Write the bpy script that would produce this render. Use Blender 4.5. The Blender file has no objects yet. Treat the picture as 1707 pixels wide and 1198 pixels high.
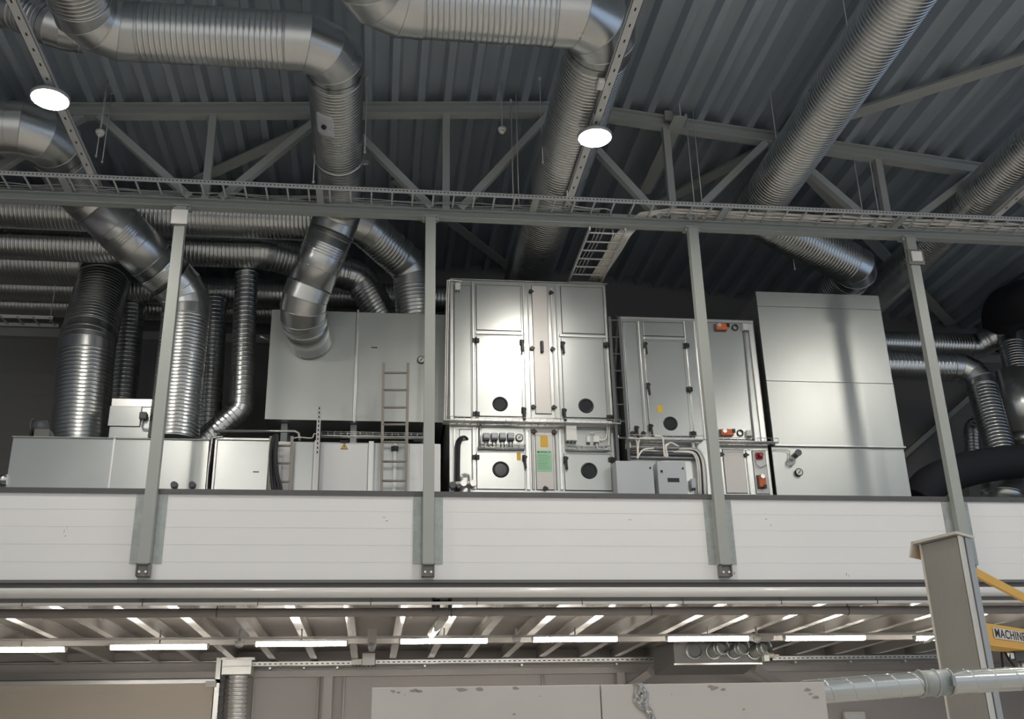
import bpy, math, random
from mathutils import Vector, Matrix
random.seed(7)
SC = bpy.context.scene
COL = SC.collection
PI = math.pi

# ------------------------------------------------------------------ camera
FPX = 1748.09
PITCH, YAW, ROLL = (math.radians(a) for a in (21.6267, 7.69465, -1.3592))
CAM = Vector((0, 0, 1.6))
_f = Vector((math.sin(YAW)*math.cos(PITCH), math.cos(YAW)*math.cos(PITCH), math.sin(PITCH)))
_r0 = Vector((math.cos(YAW), -math.sin(YAW), 0))
_u0 = _r0.cross(_f)
_r = _r0*math.cos(ROLL) + _u0*math.sin(ROLL)
_u = -_r0*math.sin(ROLL) + _u0*math.cos(ROLL)
cam = bpy.data.objects.new('camera', bpy.data.cameras.new('camera'))
COL.objects.link(cam)
cam.data.sensor_width = 36.0
cam.data.lens = 36.0*FPX/1707.0
cam.data.clip_end = 200
cam.matrix_world = Matrix(((_r.x, _u.x, -_f.x, CAM.x), (_r.y, _u.y, -_f.y, CAM.y), (_r.z, _u.z, -_f.z, CAM.z), (0, 0, 0, 1)))
SC.camera = cam

# ------------------------------------------------------------------ world, exposure
SC.view_settings.view_transform = 'Standard'
SC.view_settings.look = 'None'
SC.view_settings.gamma = 1.0
SC.view_settings.use_curve_mapping = False
SC.view_settings.exposure = 0.0
W = bpy.data.worlds.new('world'); SC.world = W
W.use_nodes = True
_bg = W.node_tree.nodes['Background']
_bg.inputs['Strength'].default_value = 0.85
_tc = W.node_tree.nodes.new('ShaderNodeTexCoord'); _sx = W.node_tree.nodes.new('ShaderNodeSeparateXYZ'); _cr = W.node_tree.nodes.new('ShaderNodeValToRGB')
W.node_tree.links.new(_tc.outputs['Generated'], _sx.inputs[0]); W.node_tree.links.new(_sx.outputs['X'], _cr.inputs[0]); W.node_tree.links.new(_cr.outputs[0], _bg.inputs['Color'])
_cr.color_ramp.elements[0].position = 0.25; _cr.color_ramp.elements[0].color = (.78, .77, .74, 1)
_cr.color_ramp.elements[1].position = 0.75; _cr.color_ramp.elements[1].color = (.55, .72, 1.0, 1)
LAMP_E = 290.0      # high bay lamps
TUBE_E = 44.0       # fluorescent tubes


# ------------------------------------------------------------------ from a point of the photo at a known depth to the place
def P(px, py, Y=None, Z=None, X=None):
    d = _f + _r*((px-853.5)/FPX) - _u*((py-599.0)/FPX)
    if Y is not None: t = (Y-CAM.y)/d.y
    elif Z is not None: t = (Z-CAM.z)/d.z
    else: t = (X-CAM.x)/d.x
    return CAM + d*t


# ------------------------------------------------------------------ materials
def mat(name, col, rough=0.5, metal=0.0, var=0.0, scale=3.0, bump=0.0, bscale=40.0, emis=None, spec=0.5, stretch=None, rvar=0.0):
    m = bpy.data.materials.new(name); m.use_nodes = True
    nt = m.node_tree; b = nt.nodes['Principled BSDF']
    b.inputs['Base Color'].default_value = (*col, 1)
    b.inputs['Roughness'].default_value = rough
    b.inputs['Metallic'].default_value = metal
    b.inputs['Specular IOR Level'].default_value = spec
    tc = None
    if var or bump or rvar:
        tc = nt.nodes.new('ShaderNodeTexCoord')
        mp = nt.nodes.new('ShaderNodeMapping')
        nt.links.new(tc.outputs['Object'], mp.inputs['Vector'])
        if stretch: mp.inputs['Scale'].default_value = stretch
    if var or rvar:
        n = nt.nodes.new('ShaderNodeTexNoise'); n.inputs['Scale'].default_value = scale; n.inputs['Detail'].default_value = 5
        nt.links.new(mp.outputs['Vector'], n.inputs['Vector'])
        if var:
            mx = nt.nodes.new('ShaderNodeMix'); mx.data_type = 'RGBA'
            mx.inputs['A'].default_value = (*[max(0, c*(1-var)) for c in col], 1)
            mx.inputs['B'].default_value = (*[min(1, c*(1+var)) for c in col], 1)
            nt.links.new(n.outputs['Fac'], mx.inputs['Factor'])
            nt.links.new(mx.outputs['Result'], b.inputs['Base Color'])
        if rvar:
            mr = nt.nodes.new('ShaderNodeMapRange')
            mr.inputs['To Min'].default_value = max(0.05, rough-rvar); mr.inputs['To Max'].default_value = min(1, rough+rvar)
            nt.links.new(n.outputs['Fac'], mr.inputs['Value']); nt.links.new(mr.outputs['Result'], b.inputs['Roughness'])
    if bump:
        n2 = nt.nodes.new('ShaderNodeTexNoise'); n2.inputs['Scale'].default_value = bscale
        nt.links.new(mp.outputs['Vector'], n2.inputs['Vector'])
        bp = nt.nodes.new('ShaderNodeBump'); bp.inputs['Strength'].default_value = bump; bp.inputs['Distance'].default_value = 0.01
        nt.links.new(n2.outputs['Fac'], bp.inputs['Height']); nt.links.new(bp.outputs['Normal'], b.inputs['Normal'])
    if emis:
        b.inputs['Emission Color'].default_value = (*emis[0], 1)
        b.inputs['Emission Strength'].default_value = emis[1]
    return m


M = {
    'galv': mat('galvanised_duct', (.62, .63, .62), .30, 1.0, .10, 2.5, rvar=.07),
    'galv_sheet': mat('galvanised_sheet', (.58, .60, .585), .29, .85, .07, 1.3, rvar=.04),
    'plenum': mat('plenum_sheet', (.57, .59, .565), .40, .85, .10, 1.1, rvar=.08),
    'galv_old': mat('galvanised_strip', (.38, .41, .40), .5, .7, .35, 9, rvar=.1),
    'alu': mat('aluminium_profile', (.78, .78, .76), .35, .9, .04, 4),
    'post': mat('grey_green_steel_paint', (.36, .38, .355), .45, 0, .05, 2),
    'truss': mat('grey_steel_paint', (.40, .42, .41), .45, 0, .06, 2),
    'deck': mat('roof_deck_steel', (.42, .475, .53), .34, .35, .18, 1.0, stretch=(3, .15, 1)),
    'panel_white': mat('white_sandwich_panel', (.80, .80, .79), .34, 0, .02, .8),
    'cap': mat('dark_flashing', (.10, .10, .10), .4, .3, .1, 4),
    'edge': mat('edge_beam_paint', (.16, .16, .155), .5, 0, .1, 3),
    'pipe_white': mat('light_grey_pipe_paint', (.74, .73, .70), .16, 0, .04, 2),
    'pipe_brown': mat('taupe_pipe_paint', (.28, .25, .23), .45, 0, .06, 2),
    'pipe_steel': mat('steel_pipe', (.62, .61, .59), .28, .8, .05, 3),
    'back': mat('back_wall_panel', (.47, .435, .42), .36, 0, .05, 1),
    'back_shaded': mat('shaded_back_wall_panel', (.22, .215, .215), .5, 0, .05, 1),  # same sandwich panel as the back wall, its shadow put into the colour
    'soffit': mat('mezzanine_deck_steel', (.34, .32, .30), .35, .3, .15, 1.5),
    'joist': mat('joist_paint', (.62, .60, .57), .2, .2, .06, 2),
    'floor': mat('concrete_floor', (.58, .55, .51), .5, 0, .15, 1),
    'door': mat('beige_door_panel', (.70, .62, .52), .45, 0, .03, 1),
    'black': mat('black_plastic', (.015, .015, .016), .4),
    'rubber': mat('black_rubber', (.02, .02, .022), .55),
    'foam': mat('black_foam_insulation', (.016, .017, .022), .85, 0, .15, 6),
    'glass': mat('dark_window_glass', (.03, .033, .036), .15),
    'darkgrey': mat('dark_grey_plastic', (.10, .105, .11), .45),
    'greybox': mat('grey_cabinet_paint', (.52, .54, .57), .4, 0, .02, 2),
    'unit_panel': mat('beige_grey_unit_paint', (.60, .575, .545), .42, .35, .03, 1.5),
    'foil': mat('crinkled_foil', (.86, .85, .83), .28, .45, .1, 8),
    'rail': mat('light_grey_rail_paint', (.62, .62, .60), .4, .1, .05, 3),
    'white': mat('white_plastic', (.78, .77, .73), .4),
    'cable': mat('white_cable', (.88, .84, .77), .5),
    'cable_grey': mat('grey_cable', (.42, .42, .42), .5),
    'orange': mat('orange_plastic', (.72, .16, .05), .4),
    'red': mat('red_plastic', (.38, .012, .02), .3),
    'yellow_label': mat('yellow_label', (.75, .47, .05), .5),
    'yellow': mat('yellow_crane_paint', (.80, .45, .06), .4, 0, .08, 3),
    'green': mat('green_paper', (.36, .66, .42), .6),
    'ink': mat('black_ink', (.02, .02, .02), .6),
    'partition': mat('dirty_white_partition', (.62, .58, .53), .5, 0, .08, 3),
    'dirt': mat('brown_dirt', (.36, .31, .26), .8, 0, .3, 20),
    'tape': mat('silver_tape', (.5, .49, .47), .35, .6, .3, 20, bump=.4, bscale=30),
    'bracket': mat('dull_steel_bracket', (.20, .195, .185), .5, .3, .08, 6),
    'crane': mat('grey_crane_paint', (.64, .61, .54), .42, 0, .08, 1.5),
    'crane_side': mat('grey_steel_rail', (.42, .43, .42), .4, .1, .06, 2),
    'wood': mat('weathered_steel_ladder', (.30, .275, .24), .5, .1, .1, 5),
    'lens': mat('lamp_lens', (1, 1, 1), .4, emis=((1, .945, .86), LAMP_E)),
    'tube': mat('fluorescent_diffuser', (1, 1, 1), .4, emis=((1, .94, .85), TUBE_E)),
}


# ------------------------------------------------------------------ objects
OFF = {}


def thing(name, label, cat, loc, group=None):
    o = bpy.data.objects.new(name, None); COL.objects.link(o)
    o.empty_display_size = .2
    o.location = loc; OFF[o.name] = Vector(loc)
    tag(o, label, cat, group)
    return o


def tag(o, label=None, cat=None, group=None, kind=None):
    if label: o['label'] = label
    if cat: o['category'] = cat
    if group: o['group'] = group
    if kind: o['kind'] = kind
    return o


def copy_tree(o, delta, label=None, group=None):
    kids = {}
    def rec(s, parent):
        c = s.copy(); COL.objects.link(c)
        if parent: c.parent = parent
        for ch in s.children: rec(ch, c)
        return c
    c = rec(o, None)
    c.location = o.location + Vector(delta); OFF[c.name] = c.location.copy()
    if label: c['label'] = label
    if group: c['group'] = group
    return c


class MB:
    def __init__(s): s.v = []; s.f = []; s.smooth = []

    def quad(s, pts, smooth=False):
        b = len(s.v); s.v += [Vector(p) for p in pts]; s.f.append(tuple(range(b, b+len(pts)))); s.smooth.append(smooth); return s

    def hexa(s, c):   # 8 corners: bottom 4 (ccw from above), top 4
        b = len(s.v); s.v += [Vector(p) for p in c]
        for f in ((3, 2, 1, 0), (4, 5, 6, 7), (0, 1, 5, 4), (1, 2, 6, 5), (2, 3, 7, 6), (3, 0, 4, 7)):
            s.f.append(tuple(b+i for i in f)); s.smooth.append(False)
        return s

    def box(s, x0, x1, y0, y1, z0, z1):
        return s.hexa([(x0, y0, z0), (x1, y0, z0), (x1, y1, z0), (x0, y1, z0), (x0, y0, z1), (x1, y0, z1), (x1, y1, z1), (x0, y1, z1)])

    def bar(s, p, q, w, h, up=(0, 0, 1)):
        p, q = Vector(p), Vector(q); d = (q-p).normalized(); up = Vector(up)
        a = d.cross(up)
        if a.length < 1e-4: a = d.cross(Vector((0, 1, 0)))
        a.normalize(); c = a.cross(d).normalized()
        a = a*w/2; c = c*h/2
        return s.hexa([p-a-c, p+a-c, q+a-c, q-a-c, p-a+c, p+a+c, q+a+c, q-a+c])

    def prism(s, pts, d):   # polygon extruded by vector d
        d = Vector(d); n = len(pts); b = len(s.v)
        s.v += [Vector(p) for p in pts] + [Vector(p)+d for p in pts]
        s.f.append(tuple(range(b+n-1, b-1, -1))); s.smooth.append(False)
        s.f.append(tuple(range(b+n, b+2*n))); s.smooth.append(False)
        for i in range(n):
            j = (i+1) % n
            s.f.append((b+i, b+j, b+n+j, b+n+i)); s.smooth.append(False)
        return s

    def rings(s, rings, cap=True, closed=True):
        n = len(rings[0]); b = len(s.v)
        for r in rings: s.v += [Vector(p) for p in r]
        for k in range(len(rings)-1):
            for i in range(n if closed else n-1):
                j = (i+1) % n
                s.f.append((b+k*n+i, b+k*n+j, b+(k+1)*n+j, b+(k+1)*n+i)); s.smooth.append(True)
        if cap:
            s.f.append(tuple(b+i for i in range(n-1, -1, -1))); s.smooth.append(False)
            e = b+(len(rings)-1)*n
            s.f.append(tuple(e+i for i in range(n))); s.smooth.append(False)
        return s

    def cyl(s, p, q, r, n=24, r2=None, cap=True):
        p, q = Vector(p), Vector(q); a, c = frame_of(q-p)
        r2 = r if r2 is None else r2
        ring = lambda o, rr: [o+a*(rr*math.cos(2*PI*i/n))+c*(rr*math.sin(2*PI*i/n)) for i in range(n)]
        return s.rings([ring(p, r), ring(q, r2)], cap)

    def tube(s, path, r, n=8, cap=True):
        path = [Vector(p) for p in path]
        d0 = (path[1]-path[0]).normalized(); a, c = frame_of(d0)
        rs = []
        for k, p in enumerate(path):
            if k == 0: d = path[1]-path[0]
            elif k == len(path)-1: d = path[-1]-path[-2]
            else: d = (path[k]-path[k-1]).normalized()+(path[k+1]-path[k]).normalized()
            d = d.normalized() if d.length > 1e-6 else d0
            a = (a-d*a.dot(d)).normalized(); c = d.cross(a)
            rs.append([p+a*(r*math.cos(2*PI*i/n))+c*(r*math.sin(2*PI*i/n)) for i in range(n)])
        return s.rings(rs, cap)

    def loop(s, path, r, n=6):   # closed tube
        path = [Vector(p) for p in path]; N = len(path); rs = []
        nrm = Vector((0, 0, 0))
        cen = sum(path, Vector())/N
        for k in range(N): nrm += (path[k]-cen).cross(path[(k+1) % N]-cen)
        nrm.normalize()
        for k, p in enumerate(path):
            d = (path[(k+1) % N]-path[k-1]).normalized(); o = d.cross(nrm).normalized()
            rs.append([p+o*(r*math.cos(2*PI*i/n))+nrm*(r*math.sin(2*PI*i/n)) for i in range(n)])
        rs.append(rs[0])
        return s.rings(rs, False)

    def ring(s, c, nrm, r, t, n=32, m=8):
        a, b = frame_of(Vector(nrm)); c = Vector(c)
        return s.loop([c+a*(r*math.cos(2*PI*i/n))+b*(r*math.sin(2*PI*i/n)) for i in range(n)], t, m)

    def spiral(s, p, q, r, pitch=.065, h=.0035, w=.014, n=40):
        p, q = Vector(p), Vector(q); L = (q-p).length; d = (q-p).normalized(); a, c = frame_of(d)
        st = [(0, 0)]
        k = -1
        prof = ((-.35*w, 0), (0, 0), (.35*w, .85*h), (.5*w, h), (.65*w, .85*h), (w, 0), (1.35*w, 0))
        ts = []
        while k*pitch < L+pitch:
            for x, y in prof: ts.append((k*pitch+x, y))
            k += 1
        rs = []
        for t, y in ts:
            ring = []
            for i in range(n+1):
                u = min(max(t+pitch*i/n, 0), L)
                R = r+y
                if u in (0, L): R = r
                ang = 2*PI*i/n
                ring.append(p+d*u+a*(R*math.cos(ang))+c*(R*math.sin(ang)))
            rs.append(ring)
        n1 = n+1
        keep = [0]
        s.rings(rs, False, closed=False)
        for e, sg in ((p, -1), (q, 1)):
            b = len(s.v); s.v += [e+a*(r*math.cos(2*PI*i/n))+c*(r*math.sin(2*PI*i/n)) for i in range(n)]
            s.f.append(tuple(range(b, b+n)) if sg > 0 else tuple(range(b+n-1, b-1, -1))); s.smooth.append(False)
        return s

    def mitre(s, pts, r, n=40):   # lobster-back elbow: straight gores joined on mitre planes
        pts = [Vector(p) for p in pts]; a, c = frame_of(pts[1]-pts[0])
        d = (pts[1]-pts[0]).normalized()
        base = [a*(r*math.cos(2*PI*i/n))+c*(r*math.sin(2*PI*i/n)) for i in range(n)]
        rings = [[pts[0]+v for v in base]]
        for k in range(1, len(pts)):
            d = (pts[k]-pts[k-1]).normalized()
            if k < len(pts)-1: nn = (d+(pts[k+1]-pts[k]).normalized()).normalized()
            else: nn = d
            rings.append([v+d*((pts[k]-v).dot(nn)/d.dot(nn)) for v in rings[-1]])
        for k in range(len(rings)-1):   # doubled rings keep the seams crisp
            s.rings([rings[k], rings[k+1]], False)
        for k in range(1, len(rings)-1): s.loop(rings[k], .006, 5)
        return s

    def build(s, name, m, parent=None, label=None, bevel=0, cat=None, group=None, kind=None, extra=None):
        n0 = len(s.f)
        if extra:
            b0 = len(s.v); s.v += extra[0].v; s.f += [tuple(i+b0 for i in f) for f in extra[0].f]; s.smooth += extra[0].smooth
        off = OFF.get(parent.name, Vector((0, 0, 0))) if parent else Vector((0, 0, 0))
        me = bpy.data.meshes.new(name)
        me.from_pydata([tuple(v-off) for v in s.v], [], s.f)
        me.polygons.foreach_set('use_smooth', s.smooth)
        me.materials.append(M[m] if isinstance(m, str) else m)
        if extra:
            me.materials.append(M[extra[1]]); me.polygons.foreach_set('material_index', [0]*n0+[1]*(len(s.f)-n0))
        me.update()
        o = bpy.data.objects.new(name, me); COL.objects.link(o)
        if parent: o.parent = parent; OFF[o.name] = off
        if bevel:
            b = o.modifiers.new('bevel', 'BEVEL'); b.width = bevel; b.segments = 2; b.limit_method = 'ANGLE'
        tag(o, label, cat, group, kind)
        return o


def frame_of(d):
    d = Vector(d).normalized()
    up = Vector((0, 0, 1)) if abs(d.z) < .9 else Vector((0, 1, 0))
    a = d.cross(up).normalized(); return a, a.cross(d) * -1


def structure(mb, name, m, bevel=0): return mb.build(name, m, None, bevel=bevel, kind='structure')


def smooth_path(pts, k=6):
    pts = [Vector(p) for p in pts]; out = []
    q = [pts[0]*2-pts[1]]+pts+[pts[-1]*2-pts[-2]]
    for i in range(1, len(q)-2):
        for j in range(k):
            t = j/k; a, b, c, d = q[i-1], q[i], q[i+1], q[i+2]
            out.append(.5*((2*b)+(c-a)*t+(2*a-5*b+4*c-d)*t*t+(3*b-a-3*c+d)*t**3))
    out.append(pts[-1]); return out


# ------------------------------------------------------------------ ducts
def duct(label, pts, r, bend=1.25, plain=(), pitch=.065, h=.006, mesh_mat='galv', name='ventilation_duct', gores=None, collars=True, n=40, cat='duct', group=None, smooth_from=None):
    pts = [Vector(p) for p in pts]
    root = thing(name, label, cat, pts[0], group)
    N = len(pts); cut = [0]*N; arcs = {}
    for k in range(1, N-1):
        d1 = (pts[k]-pts[k-1]).normalized(); d2 = (pts[k+1]-pts[k]).normalized()
        th = d1.angle(d2)
        T = bend*r*math.tan(th/2)
        lim = .48*min((pts[k]-pts[k-1]).length, (pts[k+1]-pts[k]).length) if N > 3 else .9*min((pts[k]-pts[k-1]).length, (pts[k+1]-pts[k]).length)
        T = min(T, lim); cut[k] = T
        R = T/math.tan(th/2); g = gores or max(2, round(math.degrees(th)/28))
        A = pts[k]-d1*T; B = pts[k]+d2*T
        nrm = d1.cross(d2).normalized(); o = nrm.cross(d1).normalized(); Cn = A+o*R
        # gore axis points: half gore at both ends
        arc = [A]
        Rm = R/math.cos(th/(2*g))
        for i in range(g):
            a = th*(i+.5)/g
            arc.append(Cn+(-o*math.cos(a)+d1*math.sin(a))*Rm)
        arc.append(B); arcs[k] = (arc, d1, d2)
    for k in range(N-1):
        d = (pts[k+1]-pts[k]).normalized()
        a = pts[k]+d*cut[k]; b = pts[k+1]-d*cut[k+1]
        if (b-a).length < .02: continue
        if k in plain or (b-a).length < .16:
            MB().cyl(a, b, r, n).build('plain_section', mesh_mat, root)
        else:
            MB().spiral(a, b, r, pitch, h, .02, n=n).build('spiral_section', mesh_mat, root)
    for k, (arc, d1, d2) in arcs.items():
        MB().mitre(arc, r+.004, n).build('elbow', mesh_mat, root)
        if collars:
            for (c, d) in ((arc[0], -d1), (arc[-1], d2)):
                L = min(.14, .3*r)
                MB().cyl(c, c+d*L, r+.009, n, cap=False).ring(c+d*L, d, r+.007, .008, n, 6).build('collar', mesh_mat, root)
    return root


# ================================================================== THE HALL
def roof(x): return 11.67+min(.070*(x-3.0), -.1104*(x-3.0))


XL, XR, YB, YU, YF = -16.0, 22.0, 22.0, 20.0, -8.0
structure(MB().box(XL, XR, YF, YB, -.2, 0), 'floor', 'floor')
mb = MB(); pitch = .412; x = XL; prof = []
while x < XR:
    for dx, dz in ((0, 0), (.105, 0), (.155, .15), (.362, .15)): prof.append((x+dx, dz))
    x += pitch
a, b = [], []
for (x, dz) in prof:
    a.append((x, YF, roof(x)+dz)); b.append((x, YU+.1, roof(x)+dz))
n = len(a); mb.v = [Vector(p) for p in a+b]
for i in range(n-1): mb.f.append((i, i+1, n+i+1, n+i)); mb.smooth.append(False)
ceil_o = structure(mb, 'ceiling', 'deck')
sd = ceil_o.modifiers.new('sheet', 'SOLIDIFY'); sd.thickness = .006; sd.offset = 1


def panel_wall(y0, y1, x0, x1, z0, z1, step, groove=.012, fill=.006):
    m = MB(); z = z0
    while z < z1-.01:
        zt = min(z+step, z1)
        m.box(x0, x1, y0, y1, z+groove/2, zt-groove/2)
        m.box(x0+.004, x1-.004, y0+fill, y1, z-groove/2 if z > z0 else z, z+groove/2)
        z = zt
    return m


structure(panel_wall(YB, YB+.15, XL, XR, 0, 4.2, .6), 'wall_back', 'back')
structure(panel_wall(YU, YU+.15, XL, XR, 4.2, 12.0, 1.1), 'wall_rear', 'back_shaded')
structure(MB().box(XL-.15, XL, YF, YB, 0, 12.4), 'wall_left', 'back')
structure(MB().box(XR, XR+.15, 12.5, YB, 0, 12.4), 'wall_right', 'back')
# horizontal and sloping rails on the upper back wall
m = MB().box(XL, XR, YU-.16, YU, P(40, 560, Y=19.84).z, P(40, 546, Y=19.84).z)
structure(m, 'trim_1', 'truss')

# mezzanine
structure(MB().box(XL, XR, 14.12, YB, 4.0, 4.2), 'floor_mezzanine', 'soffit')
par = structure(panel_wall(14.0, 14.11, XL, XR, 4.03, 5.17, .228, .007, .003), 'wall_parapet', 'panel_white')
m = MB(); rr = random.Random(11)
for (px, py, a, b) in ((107, 885, .004, .03), (109, 893, .012, .008), (112, 880, .003, .02), (1277, 865, .012, .010), (1285, 875, .010, .012), (1411, 957, .006, .03), (1415, 959, .004, .025), (1224, 955, .012, .02), (645, 868, .02, .008), (640, 862, .03, .004), (1050, 866, .03, .004)):
    c = P(px, py, Y=14.0)
    m.prism([(c.x+a*(.6+.6*rr.random())*math.cos(2*PI*i/8), 13.9995, c.z+b*(.6+.6*rr.random())*math.sin(2*PI*i/8)) for i in range(8)], (0, -.0006, 0))
m.build('scuff_marks', 'dirt', par)
m = MB().box(XL, XR, 13.985, 14.125, 5.17, 5.225)
m.box(XL, XR, 13.978, 13.985, 5.155, 5.225)
x = -6.3
while x < 11: m.cyl((x, 13.978, 5.185), (x, 13.970, 5.185), .010, 8); x += .62
structure(m, 'trim_2', 'cap')
m = MB().box(XL, XR, 14.03, 14.10, 3.72, 4.02).box(XL, XR, 13.97, 14.10, 3.99, 4.028)
structure(m, 'trim_3', 'edge')
# under the mezzanine: joists running from front to back, and the cross rail that carries the tube lights
jx = [P(px, 1042, Z=3.8).x for px in (-60, 45, 150, 240, 325, 410, 498, 585, 665, 745, 820, 900, 975, 1060, 1130, 1205, 1275, 1345, 1410, 1490, 1570, 1650, 1730)]
for k, x in enumerate(jx):
    m = MB().box(x-.065, x+.065, 14.15, YB-.01, 3.79, 3.80).box(x-.006, x+.006, 14.15, YB-.01, 3.80, 3.99).box(x-.065, x+.065, 14.15, YB-.01, 3.985, 4.0)
    structure(m, 'trim_%d' % (10+k), 'joist')
structure(MB().box(XL, XR, 18.0, 18.12, 3.68, 3.79), 'trim_4', 'soffit')
structure(MB().box(XL, XR, YB-.12, YB-.005, 3.50, 3.62), 'trim_5', 'soffit')

# ------------------------------------------------------------------ roof truss
TY = 13.99; BZ = P(853, 374, Y=14.06).z
t = thing('roof_truss', 'grey steel roof truss with web diagonals above the parapet posts', 'truss', (3.0, TY, 9.6))
def chord(x0, x1):
    m = MB()
    for (dz0, dz1, hw) in ((-.022, -.004, .09), (-.19, -.022, .012), (-.21, -.19, .09)):
        z0, z1 = roof(x0), roof(x1)
        m.hexa([(x0, TY-hw, z0+dz0), (x1, TY-hw, z1+dz0), (x1, TY+hw, z1+dz0), (x0, TY+hw, z0+dz0),
                (x0, TY-hw, z0+dz1), (x1, TY-hw, z1+dz1), (x1, TY+hw, z1+dz1), (x0, TY+hw, z0+dz1)])
    return m
chord(XL, 3.0).build('top_chord', 'truss', t); chord(3.0, XR).build('top_chord', 'truss', t)
for k in range(-3, 6):
    xb = -2.63+3.56*k; xt0 = xb-1.78; xt1 = xb+1.78
    if xb > XR-1 or xb < XL+1: continue
    MB().box(xb-.055, xb+.055, TY-.055, TY+.055, BZ+.14, roof(xb)-.2).build('vertical', 'truss', t)
    for xt in (xt0, xt1):
        MB().bar((xb+(.22 if xt > xb else -.22), TY, BZ+.17), (xt-(.12 if xt > xb else -.12), TY, roof(xt)-.2), .11, .13, (0, 1, 0)).build('diagonal', 'truss', t)
# roof bracing just under the deck
def brace(label, p, q, w=.16, h=.1):
    m = MB(); p, q = Vector(p), Vector(q)
    m.bar(p, q, w, .015); d = Vector((0, 0, .06)); m.bar(p+d, q+d, .015, h)
    o = m.build('roof_brace', 'truss', label=label, cat='brace', group='roof bracing'); return o
def deckpt(px, py, dz=-.12):
    z = 11.5
    for _ in range(12):
        q = P(px, py, Z=z); z = roof(q.x)+dz
    return P(px, py, Z=z)
brace('flat grey roof brace rising to the upper right corner behind the spiral duct', deckpt(1296, 232), deckpt(1296, 232)+(deckpt(1760, 82)-deckpt(1296, 232))*1.9, .24, .12)
brace('grey roof brace running down to the right behind the inclined spiral duct', deckpt(1345, 290), deckpt(1585, 540), .22, .12)
brace('broad grey roof brace behind the truss, left of the vertical spiral duct', deckpt(535, 205), deckpt(330, 300), .22, .12)
brace('broad grey roof brace behind the truss, left of the inclined spiral duct', deckpt(1272, 250), deckpt(1090, 345), .22, .12)
brace('faint grey roof brace seen between the posts above the tall air handling cabinet', deckpt(660, 300), deckpt(880, 470), .2, .1)
for lab, pa, pb in (('deep grey roof beam running towards the viewer beside the inclined spiral duct', (1445, -5), (1252, 345)),
                    ('grey roof beam behind the truss right of the centre lamp', (1142, 196), (1068, 322))):
    a, b = deckpt(*pa, dz=-.25), deckpt(*pb, dz=-.25)
    x = (a.x+b.x)/2
    z = roof(x)-.25
    m = MB().box(x-.11, x+.11, a.y, b.y, z, z+.02).box(x-.012, x+.012, a.y, b.y, z+.02, z+.24)
    m.build('roof_beam', 'truss', label=lab, cat='beam')

# ------------------------------------------------------------------ beam on the posts, posts
t = thing('steel_beam', 'long grey steel beam carried on the row of posts under the cable tray', 'beam', (3, 14, BZ))
MB().box(XL, XR, 13.92, 14.06, BZ, BZ+.014).build('flange', 'post', t)
MB().box(XL, XR, 13.92, 14.06, BZ+.126, BZ+.14).build('flange', 'post', t)
MB().box(XL, XR, 13.985, 13.995, BZ+.014, BZ+.126).build('web', 'post', t)
PX = [-6.6, -2.935, .695, 4.755, 8.32]
PL = [None, 'leftmost steel post, in front of the vertical ducts, with a white square box on top',
      'steel post left of the tall central air handling cabinet',
      'steel post in front of the right-hand air handling cabinet',
      'rightmost steel post, behind the crane column, with a framed white box near its top']
for k, x in enumerate(PX):
    if k == 0: continue
    t = thing('steel_post', PL[k], 'post', (x, 13.93, 4.06), 'posts along the mezzanine parapet')
    m = MB().box(x-.075, x+.075, 13.865, 13.873, 4.22, BZ-.03).box(x-.075, x+.075, 13.975, 13.983, 4.22, BZ-.03)
    m.box(x-.075, x-.066, 13.873, 13.975, 4.22, BZ-.03).box(x+.066, x+.075, 13.873, 13.975, 4.22, BZ-.03)
    m.build('shaft', 'post', t)
    m = MB().box(x-.12, x+.12, 13.86, 14.07, BZ-.026, BZ)
    for s in (-1, 1): m.box(x+s*.10-.02, x+s*.10+.02, 13.9, 13.94, BZ-.07, BZ-.026)
    m.build('top_plate', 'post', t)
    MB().box(x-.085, x+.085, 13.90, 13.999, 4.06, 4.22).box(x-.085, x-.07, 13.86, 13.9, 4.06, 4.22).box(x+.07, x+.085, 13.86, 13.9, 4.06, 4.22).box(x-.085, x+.085, 13.86, 13.9, 4.205, 4.22).build('base_bracket', 'bracket', t)
    for s in (-1, 1): MB().cyl((x+s*.04, 13.9, 4.115), (x+s*.04, 13.875, 4.115), .017, 6).build('bolt', 'alu', t)
    for s in (-1, 1):
        xa, xb = sorted((x+s*.085, x+s*.20))
        m = MB().box(xa, xb, 13.990, 13.998, 4.24, 5.16)
        for z in (4.3, 4.7, 5.1): m.cyl((x+s*.165, 13.99, z), (x+s*.165, 13.984, z), .008, 8)
        m.build('cover_strip', 'galv_old', t)
for x, z, s, lab, fr in ((-2.935, P(305, 360.5, Y=13.8).z, .115, 'square white box fixed to the top of the leftmost post', False),
                     (8.335, P(1520.5, 426, Y=13.8).z, .085, 'square white box in a dark frame on the rightmost post', True)):
    t = thing('square_box', lab, 'box', (x, 13.86, z))
    MB().box(x-s, x+s, 13.80, 13.835, z-s, z+s).build('cover', 'white', t, bevel=.006)
    if fr: MB().box(x-s-.045, x+s+.045, 13.835, 13.862, z-s-.045, z+s+.045).build('back_plate', 'bracket', t)
    else: MB().box(x-s*.95, x+s*.95, 13.835, 13.862, z-s*.95, z+s*.95).build('back_plate', 'bracket', t)

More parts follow.
